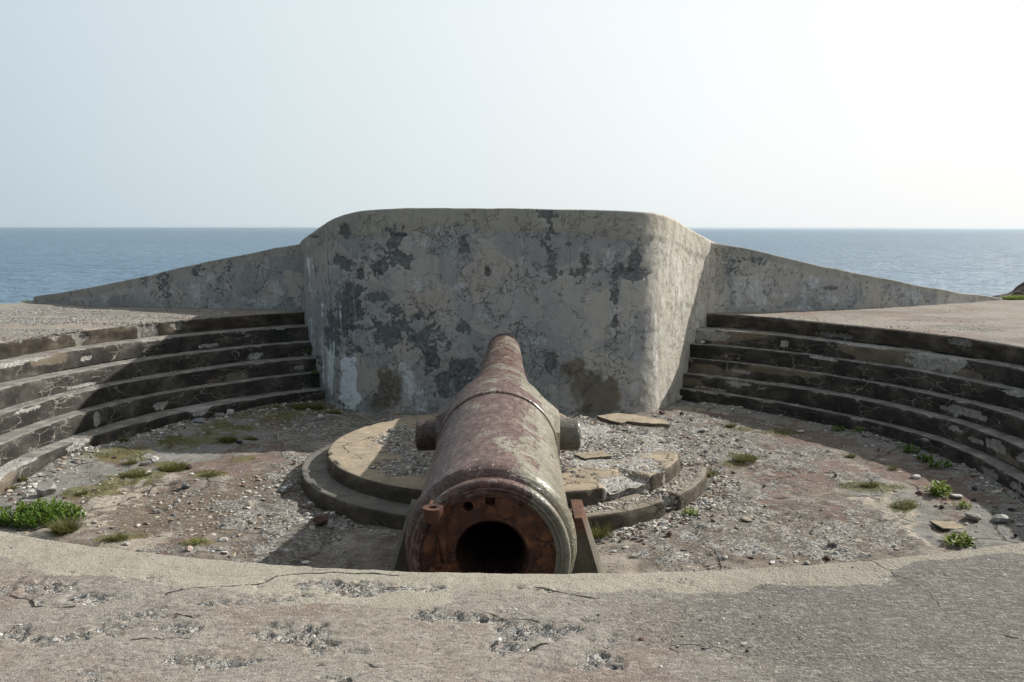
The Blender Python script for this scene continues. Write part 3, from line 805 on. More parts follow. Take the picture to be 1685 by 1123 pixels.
def build_floor():
    X, Y = np.meshgrid(np.arange(-6.3, 6.31, .035), np.arange(5.2, 17.6, .035), indexing='ij')
    Z = floor_z(X, Y) + .006 * fbm(X * 16, Y * 16, 0, 3, 53)
    M = M4(zone('red', X, Y), np.clip(zone('grav', X, Y) + .5 * sst(.25, .55, fbm(X * 1.3, Y * 1.3, 0, 4, 71)), 0, 1), zone('soil', X, Y), zone('moss', X, Y))
    M2 = M4(zone('tan', X, Y), np.clip(zone('gray', X, Y) + .8 * sst(5.0, 5.4, np.hypot(X - CX, Y - CY)), 0, 1), 0, 0)
    n, m = X.shape
    idx = np.arange(n * m).reshape(n, m)
    F = np.stack([idx[:-1, :-1].ravel(), idx[1:, :-1].ravel(), idx[1:, 1:].ravel(), idx[:-1, 1:].ravel()], 1)
    o = mesh_np('pit_floor', np.stack([X, Y, Z], -1).reshape(-1, 3), F, MAT_FLOOR, None, {'m': M.reshape(-1, 4), 'm2': M2.reshape(-1, 4)})
    tag(o, kind='structure')
build_floor()

# ---- blast wall with its rounded corners
def catmull(pts, n=24):
    p = np.array(pts, float); out = []
    q = np.vstack([2 * p[0] - p[1], p, 2 * p[-1] - p[-2]])
    for i in range(1, len(q) - 2):
        t = np.linspace(0, 1, n, endpoint=False)[:, None]
        out.append(.5 * ((2 * q[i]) + (-q[i - 1] + q[i + 1]) * t + (2 * q[i - 1] - 5 * q[i] + 4 * q[i + 1] - q[i + 2]) * t ** 2 + (-q[i - 1] + 3 * q[i] - 3 * q[i + 1] + q[i + 2]) * t ** 3))
    out.append(p[-1:])
    return np.vstack(out)
def resample(c, step):
    d = np.r_[0, np.cumsum(np.hypot(*np.diff(c, axis=0).T))]
    s = np.arange(0, d[-1], step)
    return np.stack([np.interp(s, d, c[:, 0]), np.interp(s, d, c[:, 1])], 1)
PLAN = catmull([(-4.14, 18.0), (-4.02, 17.6), (-3.83, 17.1), (-3.60, 16.62), (-3.37, 16.18), (-3.10, 15.66), (-2.86, 15.33), (-2.45, 15.08), (-1.9, 14.97), (-1.0, 14.93), (0, 14.90),
                (1.0, 14.92), (1.75, 14.99), (2.15, 15.12), (2.45, 15.36), (2.75, 15.80), (3.06, 16.30), (3.38, 16.80), (3.72, 17.30), (3.95, 17.65)])
_ZX = [-4.2, -3.9, -3.5, -3.1, -2.8, -2.42, -1.6, 0, 1.5, 2.0, 2.3, 2.55, 2.85, 3.15, 3.75, 3.98]
_ZZ = [1.28, 1.40, 1.555, 1.71, 1.825, 1.893, 1.922, 1.918, 1.885, 1.875, 1.855, 1.82, 1.725, 1.605, 1.345, 1.27]
def ztop(X):
    return sum(np.interp(X + d, _ZX, _ZZ) for d in (-.16, -.08, 0, .08, .16)) / 5 + .006 * fbm(X * 2.5, X * 0, 0, 3, 88)
def build_wall():
    c = resample(PLAN, .026)
    nz = 132
    u = np.linspace(0, 1, nz)
    S, U = np.meshgrid(np.arange(len(c)), u, indexing='ij')
    X = c[S, 0]; Y = c[S, 1]
    zb = FLOOR - .05
    zt = ztop(X)
    Z = zb + U * (zt - .02 - zb)
    tx = np.gradient(c[:, 0]); ty = np.gradient(c[:, 1]); L = np.hypot(tx, ty)
    nx = (ty / L)[S]; ny = (-tx / L)[S]
    arc = S * .026
    darks = [(640, 430, 42, 20), (655, 398, 14, 22), (588, 436, 14, 12), (630, 490, 24, 10), (655, 508, 30, 16), (585, 530, 13, 36), (640, 545, 26, 24), (700, 560, 34, 20),
             (712, 592, 14, 20), (765, 603, 20, 14), (752, 640, 28, 34), (762, 540, 10, 8), (902, 380, 12, 18), (906, 420, 8, 22), (897, 355, 14, 8), (966, 430, 13, 22), (958, 447, 24, 6),
             (1010, 480, 8, 40), (1040, 450, 26, 9), (1046, 422, 7, 20), (765, 405, 7, 14), (690, 520, 14, 12), (1013, 520, 5, 12), (590, 490, 14, 16), (565, 560, 10, 30), (715, 515, 8, 8), (905, 595, 12, 14), (935, 400, 10, 8)]
    whites = [(585, 634, 12, 50), (585, 660, 15, 24)]
    pales = [(673, 632, 12, 34), (692, 655, 10, 24), (1046, 620, 5, 60), (1040, 560, 6, 40), (1105, 575, 5, 50), (1066, 560, 5, 60), (548, 600, 7, 70), (563, 620, 5, 60),
              (530, 560, 6, 70), (1080, 600, 4, 50), (525, 450, 4, 40), (745, 655, 8, 24), (1040, 365, 18, 6), (1055, 374, 16, 4), (1120, 480, 8, 30), (760, 470, 10, 7), (700, 400, 26, 5), (575, 500, 5, 60), (800, 520, 16, 6), (690, 470, 10, 16), (880, 560, 20, 8), (1000, 430, 10, 22), (1100, 400, 12, 14), (1130, 430, 10, 30), (1085, 470, 8, 30)]
    browns = [(965, 640, 44, 46), (945, 605, 24, 18), (1000, 650, 30, 36), (640, 640, 30, 44), (625, 665, 26, 22), (1010, 640, 14, 20)]
    def tow(l): return [((x - 842.5) * .0101, 1.91 - (y - 345) * .01003, rx * .0101, ry * .01003) for x, y, rx, ry in l]
    Xs = np.where(np.abs(X) < 2.3, X, np.sign(X) * (2.3 + (np.abs(X) - 2.3) * .62))   # flanks turn away from the front face
    dm = blobs(Xs, Z, tow(darks), 1.0, 4.5, 11, .9)
    dm = np.maximum(dm * .95, .8 * sst(.50, .72, fbm(Xs * 3.0, Z * 2.6, 0, 6, 13, .66)) * (Xs < -.4) * (Z < 1.2))
    wm = blobs(Xs, Z, tow(whites), .45, 3.0, 12, .5) * 1.0
    flank = sst(2.0, 2.5, np.abs(X))
    wm = np.maximum(wm, .74 * blobs(Xs, Z, tow([(668, 622, 10, 30), (690, 655, 9, 22), (676, 640, 8, 30)]), .7, 3.5, 33, 1.2))
    wm = np.maximum(wm, .58 * blobs(Xs, Z, tow(pales), .9, 4.5, 32, 1.1))
    stk = sst(.15, .8, fbm(arc * 9, Z * .9, 0, 5, 15)) * flank * sst(1.35, 1.0, Z) * (.55 + .45 * (X > 0))
    wm = np.clip(wm + stk, 0, 1)
    bm = blobs(Xs, Z, tow(browns), .40, 2.6, 14, .9)
    bm = bm * (1 - .9 * blobs(Xs, Z, tow([(585, 634, 18, 52), (680, 640, 16, 40)]), .3, 3, 12, .4))
    hb = (zt - Z)
    topm = 1 - sst(.28, .42, hb + .10 * fbm(arc * .8, 0 * arc, 0, 3, 16))
    # relief: swell, flakes and a batter of a few centimetres
    off = .016 * fbm(arc * .7, Z * .7, 0, 3, 17) + .006 * fbm(arc * 4, Z * 4, 0, 4, 18)
    off = off - .016 * dm + .020 * topm * sst(.0, .1, topm) + .004 * fbm(arc * 12, Z * 12, 0, 2, 19)
    holes = blobs(Xs, Z, tow([(803, 447, 5, 9), (584, 382, 7, 12), (660, 387, 14, 2.5), (601, 452, 3, 10), (540, 392, 8, 2), (1036, 446, 5, 3)]), .5, 9, 22, .4)
    off = off - .05 * holes
    X2 = X + nx * off; Y2 = Y + ny * off
    # rounded arris and the sloping glacis slab behind it
    rows = [np.stack([X2, Y2, Z], -1)]
    e1 = np.stack([X2[:, -1] - nx[:, -1] * .012, Y2[:, -1] - ny[:, -1] * .012, zt[:, -1] - .004], -1)[:, None]
    rows.append(e1)
    x0 = X2[:, -1]; y0 = Y2[:, -1]
    for dy in (.04, .15, .4, .8, 1.4, 2.2, 3.2, 4.4):
        yy = np.maximum(y0 + dy, y0 + dy * 1.0)
        base_z = zt[:, -1] - .20 * dy * sst(0, .5, dy) + .004 * fbm(x0 * 3, yy * 3, 0, 3, 23)
        rows.append(np.stack([x0 - nx[:, -1] * 0, yy, base_z - (.0 if dy > .1 else .0)], -1)[:, None])
    rows.append(np.stack([x0, y0 + 4.6, np.full_like(x0, -2.0)], -1)[:, None])
    P = np.concatenate(rows, 1)
    k = P.shape[1] - nz
    pad = lambda A, v: np.concatenate([A, np.full((len(c), k), v)], 1)
    dm = np.clip(dm + holes, 0, 1)
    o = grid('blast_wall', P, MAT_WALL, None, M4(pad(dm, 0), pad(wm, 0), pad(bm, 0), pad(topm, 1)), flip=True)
    tag(o, 'tall rounded concrete blast wall with flaking grey render behind the muzzle', 'wall')
    return o
build_wall()

def build_wing(pts, label, seed, whites, darks):
    """pts: x, y, top height from the joint outwards"""
    p = np.array(pts)
    d = np.r_[0, np.cumsum(np.hypot(np.diff(p[:, 0]), np.diff(p[:, 1])))]
    s = np.arange(0, d[-1], .035)
    x = np.interp(s, d, p[:, 0]); y = np.interp(s, d, p[:, 1]); zt = np.interp(s, d, p[:, 2])
    zt = zt + .012 * fbm(s * 1.4, s * 0, 0, 3, seed)
    nz = 46
    S, U = np.meshgrid(np.arange(len(s)), np.linspace(0, 1, nz), indexing='ij')
    Z = -.06 + U * (zt[S] - .012 + .06)
    off = .012 * fbm(s[S] * .8, Z * 2, 0, 3, seed + 1) + .006 * fbm(s[S] * 5, Z * 5, 0, 3, seed + 2)
    X = x[S]; Y = y[S] - off
    w = np.clip(blobs(s[S], Z, whites, 1.3, 5.0, seed + 3, 1.2), 0, 1) * .64
    dk = blobs(s[S], Z, darks, 1.2, 5, seed + 4, 1.0) * .7
    top = 1 - sst(.10, .2, zt[S] - Z + .05 * fbm(s[S] * .8, 0 * Z, 0, 3, seed + 5))
    rows = [np.stack([X, Y, Z], -1), np.stack([x, y + .012, zt - .002], -1)[:, None]]
    for dy in (.05, .2, .6, 1.4, 2.6):
        rows.append(np.stack([x, y + dy, zt - .22 * dy * sst(0, .6, dy)], -1)[:, None])
    rows.append(np.stack([x, y + 2.8, zt - 2.2], -1)[:, None])
    P = np.concatenate(rows, 1)
    k = P.shape[1] - nz
    pad = lambda A, v: np.concatenate([A, np.full((len(s), k), v)], 1)
    flip = p[-1, 0] > p[0, 0]
    # closed outer end
    endc = P[-1:].copy(); cen = endc.mean(1, keepdims=True)
    endr = np.concatenate([P, cen * .0 + (endc + (cen - endc) * .98)], 0)
    M = M4(pad(dk, 0), pad(w, 0), pad(dk * 0, 0), pad(top, 1))
    M = np.concatenate([M, M[-1:]], 0)
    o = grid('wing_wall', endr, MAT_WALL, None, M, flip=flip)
    tag(o, label, 'wall')
build_wing([(-4.05, 17.72, 1.31), (-4.9, 17.95, 1.15), (-5.7, 18.15, 1.0), (-6.5, 18.35, .84), (-7.3, 18.55, .66), (-8.07, 18.81, .51), (-8.85, 19.08, .37), (-9.62, 19.34, .24), (-10.3, 19.57, .13)],
           'low grey wing wall sloping down to the left of the blast wall', 400,
           [(2.0, .3, .12, .3), (2.35, .35, .12, .35), (3.2, .25, .06, .2), (.5, .3, .3, .12), (.9, .15, .3, .1), (4.6, .1, .1, .1), (3.5, .45, .1, .3)],
           [(2.3, .75, .15, .18), (3.1, .5, .1, .22), (3.5, .6, .12, .12), (4.4, .5, .2, .06), (1.6, .8, .1, .1)])
build_wing([(3.72, 17.30, 1.345), (4.46, 17.46, 1.22), (5.14, 17.55, 1.06), (5.92, 17.73, .89), (6.9, 18.11, .69), (7.87, 18.49, .52), (8.91, 19.09, .34), (9.98, 19.8, .17), (11.05, 20.5, .04)],
           'low grey wing wall with white lime streaks sloping down to the right', 500,
           [(.9, .55, .28, .25), (.65, .2, .08, .2), (1.1, .15, .12, .2), (1.6, .6, .35, .12), (2.3, .6, .4, .1), (1.9, .3, .5, .06), (2.6, .22, .4, .08), (3.15, .3, .10, .3), (2.0, .12, .12, .12), (4.6, .16, .22, .17), (5.2, .14, .2, .08), (1.5, .85, .4, .05)],
           [(.3, .75, .14, .35), (.8, 1.0, .4, .06), (2.6, .45, .2, .05)])

PLAT_IN = [(.9, .2, 1.1, 1.3), (.5, 1.3, 1.2, .5), (-.2, -.9, 1.0, .75), (-.9, .5, .6, .45), (-1.15, -.15, .42, .35), (.2, .2, .9, .9), (-1.35, .75, .25, .3), (-.7, 1.2, .6, .25), (-1.5, .25, .2, .3)]
# ---- round gun platform, two tiers
def build_platform():
    px, py = -.10, 11.30
    root = empty('gun_platform', (px, py, FLOOR))
    tag(root, 'round two-tiered concrete gun platform crumbling on its right side', 'platform')
    for name, R, zt, zb, seed in (('lower_tier', 2.52, .205, -.05, 600), ('upper_tier', 2.20, .385, .19, 640)):
        low = name == 'lower_tier'
        th = np.arange(-180, 180, .6)
        rr = np.concatenate([np.linspace(.02, R - .35, 60), np.linspace(R - .34, R - .035, 16)])
        edge_r = R + np.array([-.018, -.006, 0, 0, 0, 0, 0]); edge_z = np.array([-.004, -.014, -.035, -.07, -.11, -.15, zb - zt])
        T, U = np.meshgrid(th, np.arange(len(rr) + 7), indexing='ij')
        r = np.broadcast_to(np.r_[rr, edge_r], T.shape).copy(); z = np.broadcast_to(np.r_[0 * rr, edge_z], T.shape).copy() + zt
        side = (U >= len(rr) + 1)
        a = np.radians(T); X = r * np.sin(a); Y = r * np.cos(a)
        # broken sectors of the rim (angle from +Y, clockwise): right side mostly gone
        brk = np.zeros_like(T)
        secs = ((98, 2.5), (133, 3)) if low else ((140, 9), (84, 13), (60, 18), (36, 14))
        for c, w in secs:
            brk = np.maximum(brk, 1 - sst(.8, 1.1, np.abs(T - c) / w + .25 * fbm(T * .15, r * 3, 0, 3, seed)))
        inner = blobs(X, Y, PLAT_IN, .35, 1.6, seed + 1, .5) if not low else \
            blobs(X, Y, [(1.8, 1.5, .6, .8)], .4, 2, seed + 1, .5)
        brk_in = brk * sst(R - .55, R - .1, r)
        er = np.clip(np.maximum(brk_in, 0), 0, 1)
        drop = (zt - zb) * .62
        z = z - er * np.where(side, 0, drop * (.65 + .3 * fbm(X * 5, Y * 5, 0, 3, seed + 2)))
        z = np.where(side, np.minimum(z, zt + edge_z[-1] * 0 - er * drop * .8), z)
        z = np.maximum(z, zb)
        r = r - er * side * .10 * (1 + .8 * fbm(T * .3, z * 8, 0, 3, seed + 3))
        chip = sst(.2, .6, fbm(T * .22, z * 3, 0, 4, seed + 4)) * (U >= len(rr) - 1) * (U <= len(rr) + 2)
        r = r - chip * .018 + .006 * fbm(T * .2, z * 7, 0, 4, seed + 7) * side
        z = z - chip * .012
        top = ~side
        z = z + top * (.004 * fbm(X * 3, Y * 3, 0, 4, seed + 5) + inner * (-.035 + .05 * fbm(X * 2.2, Y * 2.2, 0, 4, seed + 6) + .022 * np.abs(fbm(X * 11, Y * 11, 0, 3, seed + 8))))
        X = r * np.sin(a); Y = r * np.cos(a)
        rub = np.clip(np.maximum(inner, er * 1.1), 0, 1)
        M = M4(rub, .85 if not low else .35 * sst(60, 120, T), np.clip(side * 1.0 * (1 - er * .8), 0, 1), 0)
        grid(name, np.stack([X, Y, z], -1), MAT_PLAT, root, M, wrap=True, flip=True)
build_platform()

# ------------------------------------------------------------------ loose blocks and stones
_ico = None
def ico(sub=1):
    bm = bmesh.new(); bmesh.ops.create_icosphere(bm, subdivisions=sub, radius=1.0)
    V = np.array([v.co[:] for v in bm.verts]); F = np.array([[v.index for v in f.verts] for f in bm.faces]); bm.free()
    return V, F
ICO1 = ico(1); ICO3 = ico(4)

def rock_mesh(rs, sx, sy, sz, sub=ICO3, facets=9, rough=.10):
    """a broken stone: a ball cut by random planes, then roughened"""
    V, F = sub
    V = V.copy()
    for _ in range(facets):
        n = rs.normal(size=3); n /= np.linalg.norm(n)
        d = rs.uniform(.52, .82)
        t = V @ n
        V = V - np.maximum(0, t - d)[:, None] * n
    s = rs.randint(1000)
    V = V * (1 + rough * fbm(V[:, 0] * 2.2 + s, V[:, 1] * 2.2, V[:, 2] * 2.2, 4, s)[:, None])
    V = V / np.abs(V).max(0) * np.array([sx, sy, sz]) / 2
    return V, F

STONES = [
 (-5.44, 10.33, .24, .16, 'g', 'largest grey boulder near the left steps beside the leafy plant'),
 (-5.9, 10.4, .086, .064, 'p', 'pink stone at the foot of the left steps behind the leafy plant'),
 (-5.72, 10.11, .080, .056, 'b', 'brown stone between the grey boulder and the left steps'),
 (-5.62, 10.22, .091, .063, 'w', 'rounded pale stone touching the left side of the grey boulder'),
 (-3.9, 10.6, .125, .09, 'u', 'blue-grey stone standing on bare soil left of the platform'),
 (-3.82, 10.13, .060, .045, 'w', 'small white stone on brown soil just below the blue-grey stone'),
 (-1.99, 9.17, .17, .13, 'b', 'round brown stone in shadow by the left front of the lower tier'),
 (-1.86, 9.06, .081, .062, 'g', 'small grey stone beside the round brown stone'),
 (-4.73, 11.76, .15, .10, 'w', 'pale stone on top of a dark flake among moss on the left'),
 (-4.80, 11.62, .16, .04, 'd', 'dark slate flake under the pale stone among moss'),
 (-4.18, 11.52, .11, .070, 'b', 'reddish stone at the corner of the red slab and the moss'),
 (-3.94, 12.89, .114, .07, 'd', 'dark stone in the shadowed grass behind the red slab'),
 (-3.91, 9.71, .087, .06, 'g', 'grey stone at the right edge of the tan floor slab'),
 (-3.80, 9.82, .087, .061, 'w', 'white stone just right of the grey stone by the tan slab'),
 (-3.1, 8.44, .09, .055, 'p', 'pinkish white stone on the rust-red patch by the front rim'),
 (-2.88, 8.76, .103, .042, 'w', 'long white stone lying right of the bright weed on the left'),
 (-3.78, 8.64, .06, .036, 'w', 'tiny white stone in the moss by the front rim on the left'),
 (-2.8, 8.44, .06, .041, 'w', 'little white stone between the long white stone and the rim'),
 (-2.64, 8.32, .086, .046, 't', 'tan stone at the front rim left of the gun shadow'),
 (-2.71, 10.45, .14, .072, 'u', 'grey-blue stone at the edge of the shadow left of the platform'),
 (-4.67, 14.87, .14, .11, 'w', 'whitish broken stone below the shadowed left steps'),
 (-3.09, 14.44, .118, .078, 'w', 'pale stone left of the blast wall foot'),
 (-4.80, 14.70, .2, .08, 'g', 'flat grey stone leaning left of the whitish stone below the steps'),
 (-4.94, 14.16, .24, .08, 'u', 'long slate slab in rubble at the foot of the left steps'),
 (-5.34, 11.95, .073, .033, 'b', 'small dark brown stone where the shadow meets the left gutter'),
 (4.86, 9.33, .19, .10, 'g', 'grey stone on the far right near the front rim'),
 (5.14, 9.29, .19, .10, 'w', 'whitish stone on the far right beside the grey stone'),
 (5.46, 9.62, .132, .066, 'g', 'grey stone at the right edge by the lowest step'),
 (5.25, 9.13, .101, .044, 'w', 'flat pale stone below the whitish stone at right'),
 (4.72, 9.71, .067, .053, 'd', 'small black stone beneath the yellow-green plant at right'),
 (4.72, 10.28, .085, .042, 'b', 'dark red stone left of the yellow-green plant at right'),
 (5.08, 10.13, .14, .055, 'w', 'white flake right of the yellow-green plant'),
 (5.21, 9.99, .055, .034, 'd', 'tiny dark stone just beyond the white flake at right'),
 (4.99, 10.97, .113, .06, 'w', 'pale stone at the shadow edge behind the yellow-green plant'),
 (2.5, 9.39, .14, .045, 't', 'flat tan stone on gravel right of the bright weed'),
 (2.96, 8.26, .09, .055, 'b', 'dark brown stone near the middle of the right front rim'),
 (4.01, 11.0, .053, .045, 'd', 'small dark stone on the sunlit floor in front of the dry grass'),
 (2.99, 10.52, .065, .036, 'd', 'small dark stone on pale gravel right of the platform'),
 (2.9, 13.64, .14, .075, 'w', 'pale stone on the gravel right of the loose flagstone'),
 (4.43, 13.69, .121, .047, 'w', 'flat white stone in the right gutter below the dark steps'),
 (5.22, 13.2, .117, .063, 'g', 'grey stone in the right gutter among green plants'),
 (2.88, 14.39, .088, .059, 'd', 'dark stone behind the gravel near the right steps'),
 (5.50, 10.55, .087, .043, 'd', 'dark shard in the shaded right gutter'),
 (3.74, 8.61, .054, .036, 'w', 'small white stone on the tan slab at right'),
 (5.05, 8.84, .061, .049, 'd', 'dark stone by the front rim at the far right'),
 (2.12, 9.86, .067, .054, 'w', 'white stone beside the broken corner of the lower tier'),
 (1.58, 8.84, .08, .075, 'b', 'upright red-brown stone in front of the lower tier'),
 (2.51, 15.02, .112, .082, 'b', 'brown stone at the right foot of the blast wall'),
 (2.82, 14.87, .081, .071, 'd', 'dark stone right of the blast wall foot'),
]
def add_stones():
    for i, (x, y, w, h, c, lab) in enumerate(STONES):
        rs = np.random.RandomState(500 + i)
        V, F = rock_mesh(rs, w, w * rs.uniform(.7, 1.0), h, ICO3, rs.randint(8, 13), .07)
        o = mesh_np('stone', V, F, SC[c], None, None, False)
        o.location = (x, y, float(floor_z(np.array(x), np.array(y))) + h * .36)
        o.rotation_euler = (0, 0, rs.uniform(0, 6.3))
        tag(o, lab, 'stone', 'stones lying on the pit floor')
add_stones()
def one_stone(x, y, z, w, d, h, c, lab, seed, name='stone', cat='stone', rz=0.0):
    rs = np.random.RandomState(seed)
    V, F = rock_mesh(rs, w, d, h, ICO3, 11, .06)
    o = mesh_np(name, V, F, SC[c], None, None, False); o.location = (x, y, z + h * .4); o.rotation_euler = (0, 0, rz)
    return tag(o, lab, cat)
one_stone(-3.86, 16.92, -3 * H, .12, .09, .045, 'w', 'white flat stone on a shaded left step beside the wall weed', 81)
one_stone(5.62, 12.15, -5 * H, .12, .09, .06, 'g', 'grey stone lying on the lowest right step', 82)
one_stone(3.62, 16.72, -2 * H, .22, .14, .09, 'd', 'dark chunk in the crumbled corner of the upper right steps', 83)
one_stone(3.50, 16.64, -2 * H, .10, .10, .07, 'w', 'white lump in the crumbled corner of the upper right steps', 84)
one_stone(2.95, 16.15, FLOOR, .24, .2, .16, 't', 'tan boulder wedged between the blast wall and the right steps', 85)
one_stone(5.35, 15.2 - .6, 0.0, .05, .05, .05, 'd', 'lone dark pebble on the right terrace', 86)

def slab_piece(name, pts, th, loc, mat, label, cat, seed, tilt=(0, 0), M=None):
    """a thick slab cut to an outline, with a rough broken edge"""
    pts = np.array(pts, float)
    n = 90
    c = catmull(np.vstack([pts, pts[:1]]), 14) if False else None
    d = np.r_[0, np.cumsum(np.hypot(*np.diff(np.vstack([pts, pts[:1]]), axis=0).T))]
    s = np.linspace(0, d[-1], n, endpoint=False); q = np.vstack([pts, pts[:1]])
    ol = np.stack([np.interp(s, d, q[:, 0]), np.interp(s, d, q[:, 1])], 1)
    ol = ol + .012 * np.stack([fbm(ol[:, 0] * 9, ol[:, 1] * 9, 1, 3, seed), fbm(ol[:, 0] * 9, ol[:, 1] * 9, 7, 3, seed)], 1)
    cen = ol.mean(0)
    rows = []
    for f in (.02, .3, .55, .8, .95, .985): rows.append(np.c_[cen + (ol - cen) * f, np.full(n, th) + .003 * fbm((cen + (ol - cen) * f)[:, 0] * 8, (cen + (ol - cen) * f)[:, 1] * 8, 0, 3, seed)])
    for f, z in ((1.0, th - .012), (1.0, th * .6), (.99, th * .3), (.985, 0), (.02, 0)): rows.append(np.c_[cen + (ol - cen) * f, np.full(n, z)])
    P = np.array(rows).transpose(1, 0, 2)
    nr = P.shape[1]
    side = np.zeros((n, nr)); side[:, 6:] = 1
    o = grid(name, P, mat, None, M4(np.zeros((n, nr)), .9, side, 0), wrap=True, smooth=False)
    o.location = loc; o.rotation_euler = (tilt[0], tilt[1], 0)
    return tag(o, label, cat)
PZ = FLOOR + .385
slab_piece('flagstone', [(-.42, .22), (-.1, .42), (.25, .30), (.55, .05), (.58, -.12), (.2, -.10), (.0, -.02), (-.12, -.14), (-.25, .0)], .055, (1.62, 12.55, PZ - .02), MAT_PLAT,
           'loose tan flagstone lying on the platform rubble right of the gun', 'slab', 700, (.05, .03))
slab_piece('flagstone', [(-.2, .1), (.15, .16), (.22, -.05), (-.1, -.12)], .04, (.95, 10.6, PZ - .01), MAT_PLAT,
           'small ochre slab fragment next to the right trunnion', 'slab', 702, (.04, -.05))
slab_piece('flagstone', [(-.18, .1), (.1, .13), (.16, -.04), (-.12, -.10)], .022, (4.55, 9.15, FLOOR + .015), MAT_PLAT,
           'cracked tan slab fragment tilted on the floor at the far right', 'slab', 703, (.06, .08))

# ------------------------------------------------------------------ gravel, grit
def scatter(name, X, Y, Z, size, seed, flat=.45, mat=MAT_STONE, tintpow=1.0):
    rs = np.random.RandomState(seed)
    V0, F0 = ICO1
    nv = len(V0); K = 14; bank = []
    for k in range(K):
        V, _ = rock_mesh(rs, 2, rs.uniform(1.1, 1.9), 2 * flat * rs.uniform(.6, 1.4), ICO1, 5, .22)
        bank.append(V)
    bank = np.array(bank)
    n = len(X)
    B = bank[rs.randint(K, size=n)]
    a = rs.uniform(0, 2 * np.pi, n); tl = rs.normal(0, .28, n)
    ca, sa, ct, st = np.cos(a), np.sin(a), np.cos(tl), np.sin(tl)
    x, y, z = B[..., 0], B[..., 1], B[..., 2]
    y2 = y * ct[:, None] - z * st[:, None]; z2 = y * st[:, None] + z * ct[:, None]
    x3 = x * ca[:, None] - y2 * sa[:, None]; y3 = x * sa[:, None] + y2 * ca[:, None]
    s = (size / 2)[:, None]
    V = np.stack([x3 * s + X[:, None], y3 * s + Y[:, None], z2 * s + Z[:, None] + s * flat * .35], -1)
    F = F0[None] + (np.arange(n) * nv)[:, None, None]
    t = rs.uniform(0, 1, n) ** tintpow
    M = np.repeat(t, nv); M = np.stack([M, M, M, M], -1)
    o = mesh_np(name, V.reshape(-1, 3), F.reshape(-1, 3), mat, None, {'m': M}, False)
    return tag(o, kind='stuff')

